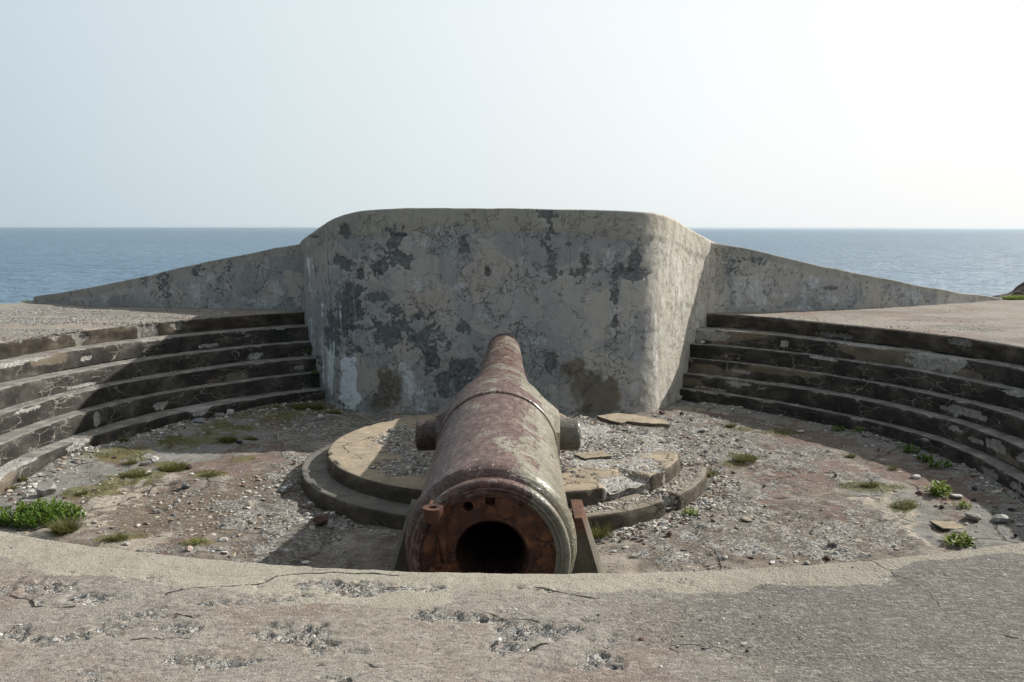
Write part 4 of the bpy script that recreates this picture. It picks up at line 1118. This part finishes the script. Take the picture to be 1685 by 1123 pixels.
def gravel():
    rs = np.random.RandomState(3)
    N = 170000
    X = rs.uniform(-6.1, 6.1, N); Y = rs.uniform(7.4, 16.6, N)
    r = np.hypot(X - CX, Y - CY)
    g = zone('grav', X, Y); so = zone('soil', X, Y)
    clump = sst(-.1, .6, fbm(X * 1.6, Y * 1.6, 0, 4, 33))
    th = np.degrees(np.arctan2(X - CX, Y - CY))
    foot = RK(5, th)
    gut = sst(.55, .05, foot - r) * sst(-.2, .4, fbm(X * .9, Y * .9, 3, 3, 35))
    plat = np.hypot(X + .1, Y - 11.3)
    ring = sst(.55, .0, plat - 2.5)
    dens = .035 + .36 * g * (.2 + clump) + .22 * so + .20 * clump + .4 * gut + .40 * ring
    dens = dens * (1 - .6 * zone('red', X, Y)) * (1 - .55 * zone('tan', X, Y)) * (1 - .5 * zone('gray', X, Y))
    ok = (r < foot - .01) & (plat > 2.5) & (rs.uniform(size=N) < dens * .42)
    ok &= ~((np.abs(X) < 2.9) & (Y > 15.0 + .5 * np.maximum(0, np.abs(X) - 2)))
    X, Y = X[ok], Y[ok]
    size = .011 + .022 * rs.uniform(size=len(X)) ** 2 + .060 * rs.uniform(size=len(X)) ** 7
    scatter('gravel', X, Y, floor_z(X, Y), size, 4)
    # crushed rubble on the platform
    N = 30000
    a = rs.uniform(0, 2 * np.pi, N); q = 2.45 * np.sqrt(rs.uniform(size=N))
    X = q * np.sin(a); Y = q * np.cos(a)
    inn = blobs(X, Y, PLAT_IN, .35, 1.6, 641, .5)
    T = np.degrees(a); T = np.where(T > 180, T - 360, T)
    outer = (q > 2.22) & (T > 20) & (T < 165)
    ok = ((q < 2.1) & (rs.uniform(size=N) < inn * .75 + .03)) | (outer & (rs.uniform(size=N) < .8))
    X, Y, q = X[ok], Y[ok], q[ok]
    Z = np.where(q < 2.2, PZ - .012, FLOOR + .205)
    size = .014 + .022 * rs.uniform(size=len(X)) ** 2 + .05 * rs.uniform(size=len(X)) ** 9
    scatter('rubble', X - .1, Y + 11.3, Z, size, 5)
    # stones piled along the platform foot and the bottom step
    N = 900
    T = rs.uniform(60, 172, N); q = 2.56 + np.abs(rs.normal(0, .12, N))
    X = -.1 + q * np.sin(np.radians(T)); Y = 11.3 + q * np.cos(np.radians(T))
    scatter('rubble', X, Y, floor_z(X, Y), .025 + .045 * rs.uniform(size=N) ** 1.5, 6, .6)
    N = 700
    T = np.concatenate([rs.uniform(-100, -30, 500), rs.uniform(33, 110, 200)]); q = RK(5, T) - np.abs(rs.normal(0, .16, N)) - .03
    X = CX + q * np.sin(np.radians(T)); Y = CY + q * np.cos(np.radians(T))
    scatter('rubble', X, Y, floor_z(X, Y), .025 + .06 * rs.uniform(size=N) ** 2.5, 7, .5)
    # chips on the treads
    N = 1500
    k = rs.randint(1, 6, N); T = np.where(rs.uniform(size=N) < .5, rs.uniform(-110, -34, N), rs.uniform(34, 108, N))
    T = T + 6 * fbm(T * .3, k * 9.0, 0, 2, 5)
    X = []; Y = []; Z = []
    for kk, t in zip(k, T):
        ri = float(RK(kk, t)); ro = float(RK(kk - 1, t)); q_ = ri + .03 + (ro - ri - .04) * rs.uniform() ** .7
        X.append(CX + q_ * math.sin(math.radians(t))); Y.append(CY + q_ * math.cos(math.radians(t))); Z.append(-kk * H)
    scatter('rubble', np.array(X), np.array(Y), np.array(Z), .010 + .03 * rs.uniform(size=N) ** 4, 8)
    # grit on the near slab and on the side terraces
    N = 26000
    X = rs.uniform(-2.7, 2.8, N); Y = rs.uniform(2.9, 4.8, N)
    r = np.hypot(X - CX, Y - CY); th = np.degrees(np.arctan2(X - CX, Y - CY))
    c = sst(.2, 1.4, X + .5 * fbm(X * 1.1, Y * 2.2, 0, 3, 66))
    sc = fg_scar(X, Y) * .8
    ok = (r > R0(th) + .10) & (rs.uniform(size=N) < .10 + .30 * c + .8 * sc)
    X, Y = X[ok], Y[ok]
    size = .004 + .008 * rs.uniform(size=len(X)) ** 3 + .016 * rs.uniform(size=len(X)) ** 14
    scatter('grit', X, Y, np.full(len(X), -.003), size, 9)
    N = 30000
    T = np.where(rs.uniform(size=N) < .6, rs.uniform(-112, -38, N), rs.uniform(38, 110, N)); q = R0(T) + .05 + 4.5 * rs.uniform(size=N) ** 1.3
    X = CX + q * np.sin(np.radians(T)); Y = CY + q * np.cos(np.radians(T))
    bd = np.maximum(.5 * sst(.1, .5, fbm(X * .8, Y * 2.5, 0, 4, 61)), blobs(X, Y, BANDS, .8, 1.5, 9, .8))
    ok = (rs.uniform(size=N) < .05 + .95 * bd) & (Y < 17.3 + .3 * (np.abs(X) - 4)) & (Y < 19.6)
    X, Y = X[ok], Y[ok]
    scatter('grit', X, Y, np.full(len(X), -.002), .012 + .03 * rs.uniform(size=len(X)) ** 3, 10)
gravel()

# ------------------------------------------------------------------ plants
def blades(name, base, direc, length, width, curl, mat, tint, label=None, cat='plant', lens=True, kind=None, loc=(0, 0, 0), group=None):
    """leaves or grass blades: each a bent strip of three quads"""
    n = len(base)
    up = np.array([0, 0, 1.0])
    side = np.cross(direc, up); side /= np.maximum(1e-6, np.linalg.norm(side, axis=1))[:, None]
    ts = np.array([0, .33, .68, 1.0]); ws = np.array([.35, 1.0, .8, .06]) if lens else np.array([1.0, .85, .6, .08])
    V = []
    hz = direc.copy(); hz[:, 2] = 0; hz /= np.maximum(1e-6, np.linalg.norm(hz, axis=1))[:, None]
    for t, w in zip(ts, ws):
        c = base + direc * (length * t)[:, None] + hz * (curl * length * t * t)[:, None] - up * (curl * length * t * t * .8)[:, None]
        V.append(c - side * (width * w / 2)[:, None]); V.append(c + side * (width * w / 2)[:, None])
    V = np.stack(V, 1)
    q = np.array([[0, 1, 3, 2], [2, 3, 5, 4], [4, 5, 7, 6]])
    F = q[None] + (np.arange(n) * 8)[:, None, None]
    M = np.repeat(tint, 8); M = np.stack([M, M, M, M], -1)
    o = mesh_np(name, V.reshape(-1, 3), F.reshape(-1, 4), mat, None, {'m': M}, False)
    o.location = loc
    return tag(o, label, cat if label else None, group, kind)

def leafy(x, y, z, w, d, h, label, seed, mat, leaf=.05, n=None, name='weed'):
    rs = np.random.RandomState(seed)
    ns = max(5, int(w * d * 260 + 8)) if n is None else n
    B = []; D = []; L = []; W = []; Cc = []; T = []
    for s in range(ns):
        a = rs.uniform(0, 6.28); q = math.sqrt(rs.uniform())
        bx, by = q * math.cos(a) * w * .42, q * math.sin(a) * d * .42
        hh = h * (1 - .5 * q * q) * rs.uniform(.55, 1.05)
        lean = np.array([math.cos(a) * .35 * q + rs.normal(0, .15), math.sin(a) * .35 * q + rs.normal(0, .15), 1.0])
        lean /= np.linalg.norm(lean)
        nl = max(5, int(hh / (leaf * .22)))
        for i in range(nl):
            t = (i + rs.uniform()) / nl
            p = np.array([bx, by, 0]) + lean * hh * t * .85
            aa = rs.uniform(0, 6.28); e = rs.uniform(.25, 1.0) + t * .5
            dr = np.array([math.cos(aa) * math.cos(e), math.sin(aa) * math.cos(e), math.sin(e)])
            B.append(p); D.append(dr); L.append(leaf * rs.uniform(.7, 1.25) * (1 - .25 * t)); W.append(leaf * rs.uniform(.30, .42)); Cc.append(rs.uniform(.1, .5)); T.append(np.clip(rs.normal(.35 + .35 * t, .2), 0, 1))
    o = blades(name, np.array(B), np.array(D), np.array(L), np.array(W), np.array(Cc), mat, np.array(T), label, 'plant', True, None, (x, y, z))
    return o

def tuft(x, y, z, w, d, h, label, seed, mat=None, n=None):
    rs = np.random.RandomState(seed)
    n = n or int(60 + w * d * 9000)
    a = rs.uniform(0, 6.28, n); q = np.sqrt(rs.uniform(size=n))
    B = np.stack([q * np.cos(a) * w * .4, q * np.sin(a) * d * .4, np.zeros(n)], -1)
    D = np.stack([np.cos(a) * .5 * q + rs.normal(0, .28, n), np.sin(a) * .5 * q + rs.normal(0, .28, n), np.ones(n)], -1)
    D /= np.linalg.norm(D, axis=1)[:, None]
    return blades('grass_tuft', B, D, h * rs.uniform(.5, 1.15, n), np.full(n, .0045) * rs.uniform(.7, 1.5, n), rs.uniform(.05, .6, n), mat or MAT_GRASS,
                  np.clip(rs.normal(.5, .28, n), 0, 1), label, 'grass', False, None, (x, y, z))

def fz(x, y): return float(floor_z(np.array(float(x)), np.array(float(y)))) - .005
for i, (x, y, w, d, h, mat, leaf, lab) in enumerate([
    (-5.02, 9.38, 1.05, .65, .26, MAT_LEAF, .055, 'big leafy green plant at the left edge behind the front rim'),
    (5.01, 13.75, .30, .18, .14, MAT_LEAF, .045, 'farthest low leafy plant in the shaded right gutter'),
    (5.23, 13.50, .24, .18, .11, MAT_LEAF, .045, 'second small leafy plant along the shaded right gutter'),
    (5.50, 12.32, .34, .30, .18, MAT_LEAF, .055, 'leafy plant against the bottom right step where the row of three begins'),
    (5.53, 11.92, .30, .30, .15, MAT_LEAF, .055, 'middle leafy plant of the row against the bottom right step'),
    (5.55, 11.55, .38, .34, .16, MAT_LEAF, .055, 'nearest leafy plant of the row against the bottom right step'),
    (4.95, 10.25, .36, .36, .24, MAT_LEAFY, .070, 'bright yellow-green plant in the sun at the right'),
    (4.95, 9.72, .26, .22, .12, MAT_LEAFY, .045, 'low yellowish weed just in front of the bright yellow-green plant'),
    (4.42, 8.72, .38, .26, .17, MAT_LEAFY, .075, 'bright green plant poking above the right front rim'),
    (1.92, 9.50, .26, .22, .15, MAT_LEAFY, .045, 'rounded green weed by the broken corner of the lower tier'),
    (-3.08, 8.62, .18, .14, .07, MAT_LEAFY, .035, 'tiny bright green weed beside the rust-red patch'),
    (-3.58, 16.35, .18, .14, .14, MAT_LEAF, .040, 'dark weed growing low at the joint of blast wall and left steps'),
    (-3.78, 16.95, .26, .18, .24, MAT_LEAF, .050, 'dark weed on the left steps beside the wall, above the other weed')]):
    zz = fz(x, y) if i < 11 else (-4 * H if i == 11 else -3 * H)
    kk = .82 if 0 < i < 10 else 1.0
    leafy(x, y, zz, w * kk, d * kk, h * kk, lab, 900 + i, mat, leaf)
for i, (x, y, w, d, h, lab) in enumerate([
    (.86, 8.88, .22, .16, .22, 'tall thin grass tuft right beside the gun support'),
    (3.43, 14.03, .17, .12, .10, 'dry yellow grass tuft on the floor near the right steps'),
    (4.61, 12.12, .14, .10, .07, 'small dry grass tuft at the edge of the shade on the right'),
    (4.25, 10.55, .24, .18, .07, 'green grass tuft among grey slabs on the right'),
    (4.87, 11.40, .12, .10, .08, 'straw-coloured grass tuft next to the shaded right gutter'),
    (2.48, 11.05, .15, .14, .13, 'grass tuft against the right side of the lower tier'),
    (-5.60, 12.86, .13, .12, .10, 'grass tuft at the foot of the shaded left steps'),
    (-5.98, 10.85, .10, .10, .09, 'upper grass tuft at the foot of the sunlit left steps'),
    (-5.92, 10.52, .12, .10, .07, 'lower grass tuft by the pink stone at the left steps'),
    (-4.12, 12.97, .26, .20, .11, 'green grass tuft between flagstones behind the red slab'),
    (-3.85, 13.12, .28, .16, .06, 'low spreading grass patch right of the green tuft behind the red slab'),
    (-4.37, 11.45, .40, .30, .10, 'wide grass tuft at the left corner of the red slab'),
    (-5.03, 11.75, .18, .16, .08, 'grass tuft at the far left end of the mossy strip'),
    (-3.93, 8.75, .26, .14, .06, 'mossy grass tuft on the tan slab near the front rim'),
    (-3.77, 11.05, .26, .12, .05, 'low yellowish grass at the front edge of the red slab'),
    (-5.05, 10.40, .14, .14, .07, 'grass tuft between the soil strip and the tan slab'),
    (-4.55, 8.98, .26, .26, .17, 'grass tuft at the right end of the big leafy plant'),
    (-3.55, 15.35, .80, .55, .10, 'dark shaded grass patch beside the left foot of the blast wall'),
    (-2.98, 14.95, .30, .20, .08, 'small grass patch at the very corner of the blast wall'),
    (-4.72, 11.12, .50, .25, .05, 'yellow-green low grass beside the tan slab'),
    (3.08, 11.79, .40, .40, .04, 'thin yellow grass patch on the gravel right of the platform'),
    (4.33, 9.79, .30, .30, .04, 'mossy grass patch in the middle of the right floor'),
]):
    tuft(x, y, fz(x, y), w, d, h, lab, 950 + i)
# low grass carpet in the mossy joints
def carpet():
    rs = np.random.RandomState(77); N = 420000
    X = rs.uniform(-5.6, 4.8, N); Y = rs.uniform(8.3, 16.4, N)
    ok = rs.uniform(size=N) < zone('moss', X, Y) * sst(-.3, .5, fbm(X * 5, Y * 5, 0, 3, 3)) * .9
    X, Y = X[ok], Y[ok]; n = len(X)
    B = np.stack([X, Y, floor_z(X, Y)], -1)
    D = np.stack([rs.normal(0, .5, n), rs.normal(0, .5, n), np.ones(n)], -1); D /= np.linalg.norm(D, axis=1)[:, None]
    blades('low_grass', B, D, rs.uniform(.012, .042, n), rs.uniform(.003, .006, n), rs.uniform(0, .6, n), MAT_GRASS, np.clip(rs.normal(.62, .25, n), 0, 1), None, None, False, 'stuff')
carpet()

# ------------------------------------------------------------------ the gun
GUN = empty('cannon', (-.142, 5.72, -.55), (math.radians(2.0), 0, math.radians(-.1)))
tag(GUN, 'huge rusty cannon barrel with flaking olive paint lying across the pit', 'cannon')

def lathe(name, prof, mat, parent, seg=220, dens=.02, amp=.0018, seed=0, dent=.0):
    p = np.array(prof, float)
    d = np.r_[0, np.cumsum(np.hypot(np.diff(p[:, 0]), np.diff(p[:, 1])))]
    s = np.unique(np.round(np.concatenate([d, np.arange(0, d[-1], dens)]), 5))
    S = np.interp(s, d, p[:, 0]); R = np.interp(s, d, p[:, 1])
    a = np.linspace(0, 2 * np.pi, seg, endpoint=False)
    A, I = np.meshgrid(a, np.arange(len(s)), indexing='ij')
    r = R[I]; yy = S[I]
    x = np.sin(A); z = np.cos(A)
    n = fbm(x * r * 9, yy * 6, z * r * 9, 4, seed)
    fl = sst(.05, .15, fbm(x * r * 14, yy * 5, z * r * 14, 4, seed + 3))
    r = r + (n * amp + fl * amp * .8) * (r > .1) + dent * fbm(x * 1.5, yy * 1.2, z * 1.5, 2, seed + 5)
    return grid(name, np.stack([x * r, yy, z * r], -1), mat, parent, None, wrap=True, flip=False)

def arc(c, r, a0, a1, n=8):
    return [(c[0] + r * math.cos(math.radians(t)), c[1] + r * math.sin(math.radians(t))) for t in np.linspace(a0, a1, n)]

# rear lip
lathe('breech_lip', [(.060, .432), (.052, .458), (.03, .470)] + arc((.055, .503), .027, 235, 90, 9) + [(.09, .529), (.125, .522), (.145, .505), (.17, .497), (.21, .49)], MAT_GUN, GUN, 260, .008, .0012, 11)
lathe('barrel', [(.15, .49), (.165, .50), (.175, .525), (.195, .557), (.225, .577), (.26, .583), (.31, .582), (.35, .575), (.385, .565), (.43, .558), (1.5, .555), (2.54, .551), (2.565, .548), (2.575, .52), (2.60, .50)],
      MAT_GUN, GUN, 300, .014, .0019, 12)
lathe('trunnion_hoop', [(2.58, .50), (2.595, .53), (2.60, .560), (2.61, .567), (2.7, .569), (3.1, .562), (3.45, .545), (3.60, .533), (3.63, .51), (3.64, .48)], MAT_GUN, GUN, 260, .016, .0015, 13)
lathe('chase', [(3.60, .47), (3.62, .518), (3.9, .474), (4.3, .424), (4.7, .383), (5.2, .345), (5.9, .309), (6.5, .287), (7.1, .277), (7.9, .256), (7.96, .254)],
      MAT_GUN, GUN, 220, .02, .0015, 14)
lathe('muzzle', [(7.955, .251), (7.97, .2545), (8.12, .251), (8.16, .252), (8.24, .25), (8.28, .235), (8.285, .14), (8.26, .130), (7.4, .128), (7.38, .0)],
      MAT_GUNR, GUN, 220, .02, .0015, 16)
lathe('bore_liner', [(.075, .245), (.09, .232), (.5, .230), (1.6, .228), (1.62, .150), (2.6, .150), (2.62, .001)], MAT_GUNR, GUN, 120, .05, .001, 15)

# breech face with real holes cut in it
def breech_face():
    prof = [(.075, .245), (.066, .249), (.060, .257), (.060, .28), (.060, .32), (.060, .36), (.060, .42), (.064, .445), (.30, .462), (.30, .245), (.075, .245)]
    bm = bmesh.new(); seg = 128; rings = []
    for (s, r) in prof[:-1]:
        rings.append([bm.verts.new((math.sin(2 * math.pi * i / seg) * r, s, math.cos(2 * math.pi * i / seg) * r)) for i in range(seg)])
    for j in range(len(rings)):
        A, B = rings[j], rings[(j + 1) % len(rings)]
        for i in range(seg):
            bm.faces.new((A[i], A[(i + 1) % seg], B[(i + 1) % seg], B[i]))
    bmesh.ops.recalc_face_normals(bm, faces=bm.faces[:])
    me = bpy.data.meshes.new('breech_face'); bm.to_mesh(me); bm.free()
    o = obj_of('breech_face', me, MAT_FACE, GUN)
    cm = bpy.data.meshes.new('cut'); bm = bmesh.new()
    from mathutils import Matrix
    def cyl(x, z, r, dp):
        bmesh.ops.create_cone(bm, cap_ends=True, segments=24, radius1=r, radius2=r, depth=2 * dp, matrix=Matrix.Translation((x, .06, z)) @ Matrix.Rotation(math.pi / 2, 4, 'X'))
    cyl(-.145, .345, .034, .12)
    cyl(.20, .36, .014, .03)
    r = bmesh.ops.create_cube(bm, size=1.0, matrix=Matrix.Translation((.0, .06, .388)) @ Matrix.Diagonal((.064, .16, .072, 1)))
    bm.to_mesh(cm); bm.free()
    co = bpy.data.objects.new('cut', cm); C.objects.link(co); co.parent = GUN
    md = o.modifiers.new('b', 'BOOLEAN'); md.operation = 'DIFFERENCE'; md.object = co; md.solver = 'EXACT'
    bpy.context.view_layer.update()
    dg = bpy.context.evaluated_depsgraph_get()
    me2 = bpy.data.meshes.new_from_object(o.evaluated_get(dg))
    o.modifiers.clear(); o.data = me2
    if not me2.materials: me2.materials.append(MAT_FACE)
    bpy.data.objects.remove(co)
    return o
breech_face()

def solid(name, build, mat, parent, bevel=.006, seg=2, smooth=False):
    bm = bmesh.new(); build(bm)
    me = bpy.data.meshes.new(name)
    if bevel:
        ed = [e for e in bm.edges if len(e.link_faces) == 2 and e.calc_face_angle(0) > .5]
        bmesh.ops.bevel(bm, geom=ed, offset=bevel, segments=seg, affect='EDGES', profile=.6)
    bmesh.ops.recalc_face_normals(bm, faces=bm.faces[:])
    if smooth:
        for f in bm.faces: f.smooth = True
    bm.to_mesh(me); bm.free()
    return obj_of(name, me, mat, parent)

def ring_lug(cx, cy, cz, r, ri, h, arm):
    """upright hinge eye with a hole, and an arm reaching to the face"""
    def f(bm):
        n = 28; o0, o1, i0, i1 = [], [], [], []
        for i in range(n):
            a = 2 * math.pi * i / n; x, y = math.cos(a), math.sin(a)
            o0.append(bm.verts.new((cx + r * x, cy + r * y, cz))); o1.append(bm.verts.new((cx + r * x, cy + r * y, cz + h)))
            i0.append(bm.verts.new((cx + ri * x, cy + ri * y, cz))); i1.append(bm.verts.new((cx + ri * x, cy + ri * y, cz + h)))
        for i in range(n):
            j = (i + 1) % n
            bm.faces.new((o0[i], o0[j], o1[j], o1[i])); bm.faces.new((i1[i], i1[j], i0[j], i0[i]))
            bm.faces.new((o1[i], o1[j], i1[j], i1[i])); bm.faces.new((i0[i], i0[j], o0[j], o0[i]))
        # arm: a tapered block from the eye to the face
        from mathutils import Matrix
        x0, y0, w0 = arm
        vs_ = []
        for z in (cz + .004, cz + h - .004):
            for (x, y) in ((cx - r * .45, cy + r * .88), (cx + r * .98, cy + r * .2), (x0 + w0, y0), (x0 - w0, y0)):
                vs_.append(bm.verts.new((x, y, z)))
        for q in ((0, 1, 2, 3), (7, 6, 5, 4), (0, 4, 5, 1), (1, 5, 6, 2), (2, 6, 7, 3), (3, 7, 4, 0)):
            bm.faces.new([vs_[k] for k in q])
    return f
solid('hinge_lug', ring_lug(-.362, -.075, .300, .064, .029, .088, (-.32, .075, .07)), MAT_FACE, GUN, .004)
solid('hinge_lug', ring_lug(-.335, -.055, -.105, .058, .028, .075, (-.30, .075, .09)), MAT_FACE, GUN, .004)
def hinge_plate(bm):
    # curved carrier seat on the left of the face, between the two lugs
    pts = []
    for t in np.linspace(-62, 128 - 90 + 4, 16):
        pts.append((-.448 * math.cos(math.radians(t)), .448 * math.sin(math.radians(t))))
    inner = [(-.290, pts[-1][1]), (-.290, .1), (-.290, -.15), (-.270, pts[0][1])]
    ol = pts + inner
    A = [bm.verts.new((x, .030, z)) for x, z in ol]; B = [bm.verts.new((x, .075, z)) for x, z in ol]
    bm.faces.new(A); bm.faces.new(B[::-1])
    for i in range(len(ol)):
        j = (i + 1) % len(ol); bm.faces.new((A[i], B[i], B[j], A[j]))
solid('hinge_plate', hinge_plate, MAT_FACE, GUN, .004)
def boss(bm):
    from mathutils import Matrix
    bmesh.ops.create_cone(bm, cap_ends=True, segments=32, radius1=.044, radius2=.038, depth=.03, matrix=Matrix.Translation((.005, .055, .308)) @ Matrix.Rotation(-math.pi / 2, 4, 'X'))
solid('boss', boss, MAT_FACE, GUN, .003)

def liner_ring(bm):
    from mathutils import Matrix
    n = 96
    for r0, r1, y in ((.252, .270, .056), (.408, .420, .055)):
        A = []
        for i in range(n):
            a = 2 * math.pi * i / n
            A.append([bm.verts.new((math.sin(a) * r, yy, math.cos(a) * r)) for r, yy in ((r0, .064), (r0 + .003, y), (r1 - .003, y), (r1, .064))])
        for i in range(n):
            p, q = A[i], A[(i + 1) % n]
            for k in range(3):
                bm.faces.new((p[k], q[k], q[k + 1], p[k + 1]))
solid('face_ridge', liner_ring, MAT_FACE, GUN, 0, 0, True)
for sgn in (-1, 1):
    mat = MAT_GUNP if sgn > 0 else MAT_GUNR
    # trunnion: drum with a slightly dished end
    prof = [(.50, .150), (.60, .153), (.66, .156), (.775, .156), (.79, .152), (.796, .146), (.806, .135), (.800, .125), (.800, .001)]
    p = np.array(prof); d = np.r_[0, np.cumsum(np.hypot(*np.diff(p, axis=0).T))]
    s = np.unique(np.r_[d, np.arange(0, d[-1], .012)]); S = np.interp(s, d, p[:, 0]); R = np.interp(s, d, p[:, 1])
    a = np.linspace(0, 2 * np.pi, 72, endpoint=False); A, I = np.meshgrid(a, np.arange(len(s)), indexing='ij')
    r = R[I] + .0012 * fbm(np.sin(A) * 3, S[I] * 20, np.cos(A) * 3, 3, 21 + sgn)
    grid('trunnion', np.stack([sgn * S[I], 3.12 + r * np.sin(A), r * np.cos(A) + .01], -1), mat, GUN, None, wrap=True, flip=(sgn > 0))
    # cheek joining hoop and trunnion
    def cheek(bm, sgn=sgn):
        prof = [(-.40, -.12), (-.34, -.22), (.30, -.22), (.42, -.12), (.44, .10), (.20, .27), (-.30, .27), (-.46, .12)]
        ins, outs = [], []
        for (y, z) in prof:
            ins.append(bm.verts.new((sgn * .42, 3.12 + y * 1.0, z * 1.38)))
            outs.append(bm.verts.new((sgn * .598, 3.12 + y * .60, z * .86)))
        n = len(prof)
        bm.faces.new(outs); bm.faces.new(ins[::-1])
        for i in range(n):
            j = (i + 1) % n; bm.faces.new((ins[i], ins[j], outs[j], outs[i]))
    solid('trunnion_cheek', cheek, MAT_GUN if sgn > 0 else MAT_GUNR, GUN, .012, 3)

# concrete cradle under the breech and a second under the trunnions
def cradle(cx, y0, y1, zb, ztp, hw_top, hw_bot, rb, cz, label):
    root_z = zb
    def f(bm):
        n = 18
        ang = math.acos(max(-1, min(1, (cz - ztp) / rb)))
        prof = [(-hw_bot, 0), (-hw_top, ztp - zb)]
        for i in range(n + 1):
            t = -ang + 2 * ang * i / n
            prof.append((math.sin(t) * rb, cz - zb - math.cos(t) * rb))
        prof += [(hw_top, ztp - zb), (hw_bot, 0)]
        A = [bm.verts.new((x, 0, z)) for x, z in prof]; B = [bm.verts.new((x * (1.05 if abs(x) > rb else 1), y1 - y0, z)) for x, z in prof]
        bm.faces.new(A); bm.faces.new(B[::-1])
        m = len(prof)
        for i in range(m):
            j = (i + 1) % m; bm.faces.new((A[i], B[i], B[j], A[j]))
    o = solid('gun_support', f, MAT_PIER, None, .008)
    o.location = (cx, y0, zb)
    tag(o, label, 'support')
cradle(-.115, 6.18, 6.62, FLOOR + .0, -.415, .605, .93, .566, -.53, 'tapered concrete support under the breech end with rusty top edges')
cradle(-.135, 8.72, 9.02, FLOOR + .19, -.80, .50, .60, .592, -.435, 'low concrete support hidden under the trunnions of the gun')

# ------------------------------------------------------------------ beyond the battery
def build_sea():
    me = bpy.data.meshes.new('sea')
    s = 60000.0
    me.from_pydata([(-s, -s, -18), (s, -s, -18), (s, s, -18), (-s, s, -18)], [], [(0, 1, 2, 3)])
    o = obj_of('sea', me, MAT_SEA); tag(o, kind='structure')
build_sea()
M_CLIFF = mat_rock('red_brown_rock', (.03, .021, .020), (.055, .038, .035), (.10, .075, .068), 3.2)
def big_rock(x, y, z, sx, sy, sz, rz, seed, label, ry=0):
    rs = np.random.RandomState(seed)
    V, F = rock_mesh(rs, sx, sy, sz, ICO3, 14, .22)
    o = mesh_np('rock', V, F, M_CLIFF, None, None, False); o.location = (x, y, z); o.rotation_euler = (0, ry, rz)
    tag(o, label, 'rock')
big_rock(14.4, 25.6, -.70, 3.0, 2.4, 1.7, .3, 41, 'rounded red-brown rock just beyond the end of the right wing wall', .12)
big_rock(16.1, 26.2, -.90, 3.4, 2.4, 1.7, -.2, 42, 'sloping dark red rock at the right edge of the headland', .22)
o = tuft(11.6, 20.7, .0, 1.1, .5, .13, 'bright green grass clump at the end of the right wing wall', 1200, MAT_LEAFY, 1400)
o = tuft(12.7, 20.9, -.02, 1.4, .5, .09, 'thin green grass strip at the right edge below the red rocks', 1201, MAT_LEAFY, 1500)
o = tuft(-10.45, 19.75, .0, .5, .3, .07, 'low dark grass at the left end of the left wing wall', 1202, MAT_GRASS, 300)

def build_haze():
    me = bpy.data.meshes.new('haze')
    a, z0, z1 = 59000.0, -19.5, 6.0
    me.from_pydata([(x, y, z) for z in (z0, z1) for x, y in ((-a, -a), (a, -a), (a, a), (-a, a))], [],
                   [(3, 2, 1, 0), (4, 5, 6, 7), (0, 1, 5, 4), (1, 2, 6, 5), (2, 3, 7, 6), (3, 0, 4, 7)])
    m = bpy.data.materials.new('sea_haze'); m.use_nodes = True
    t = m.node_tree; t.nodes.clear()
    o_ = t.nodes.new('ShaderNodeOutputMaterial'); v = t.nodes.new('ShaderNodeVolumePrincipled')
    v.inputs['Color'].default_value = (.80, .92, 1.0, 1)
    v.inputs['Density'].default_value = HAZE
    v.inputs['Anisotropy'].default_value = .72
    t.links.new(v.outputs[0], o_.inputs['Volume'])
    o = obj_of('haze', me, m); tag(o, kind='stuff')
HAZE = 0.00006
build_haze()
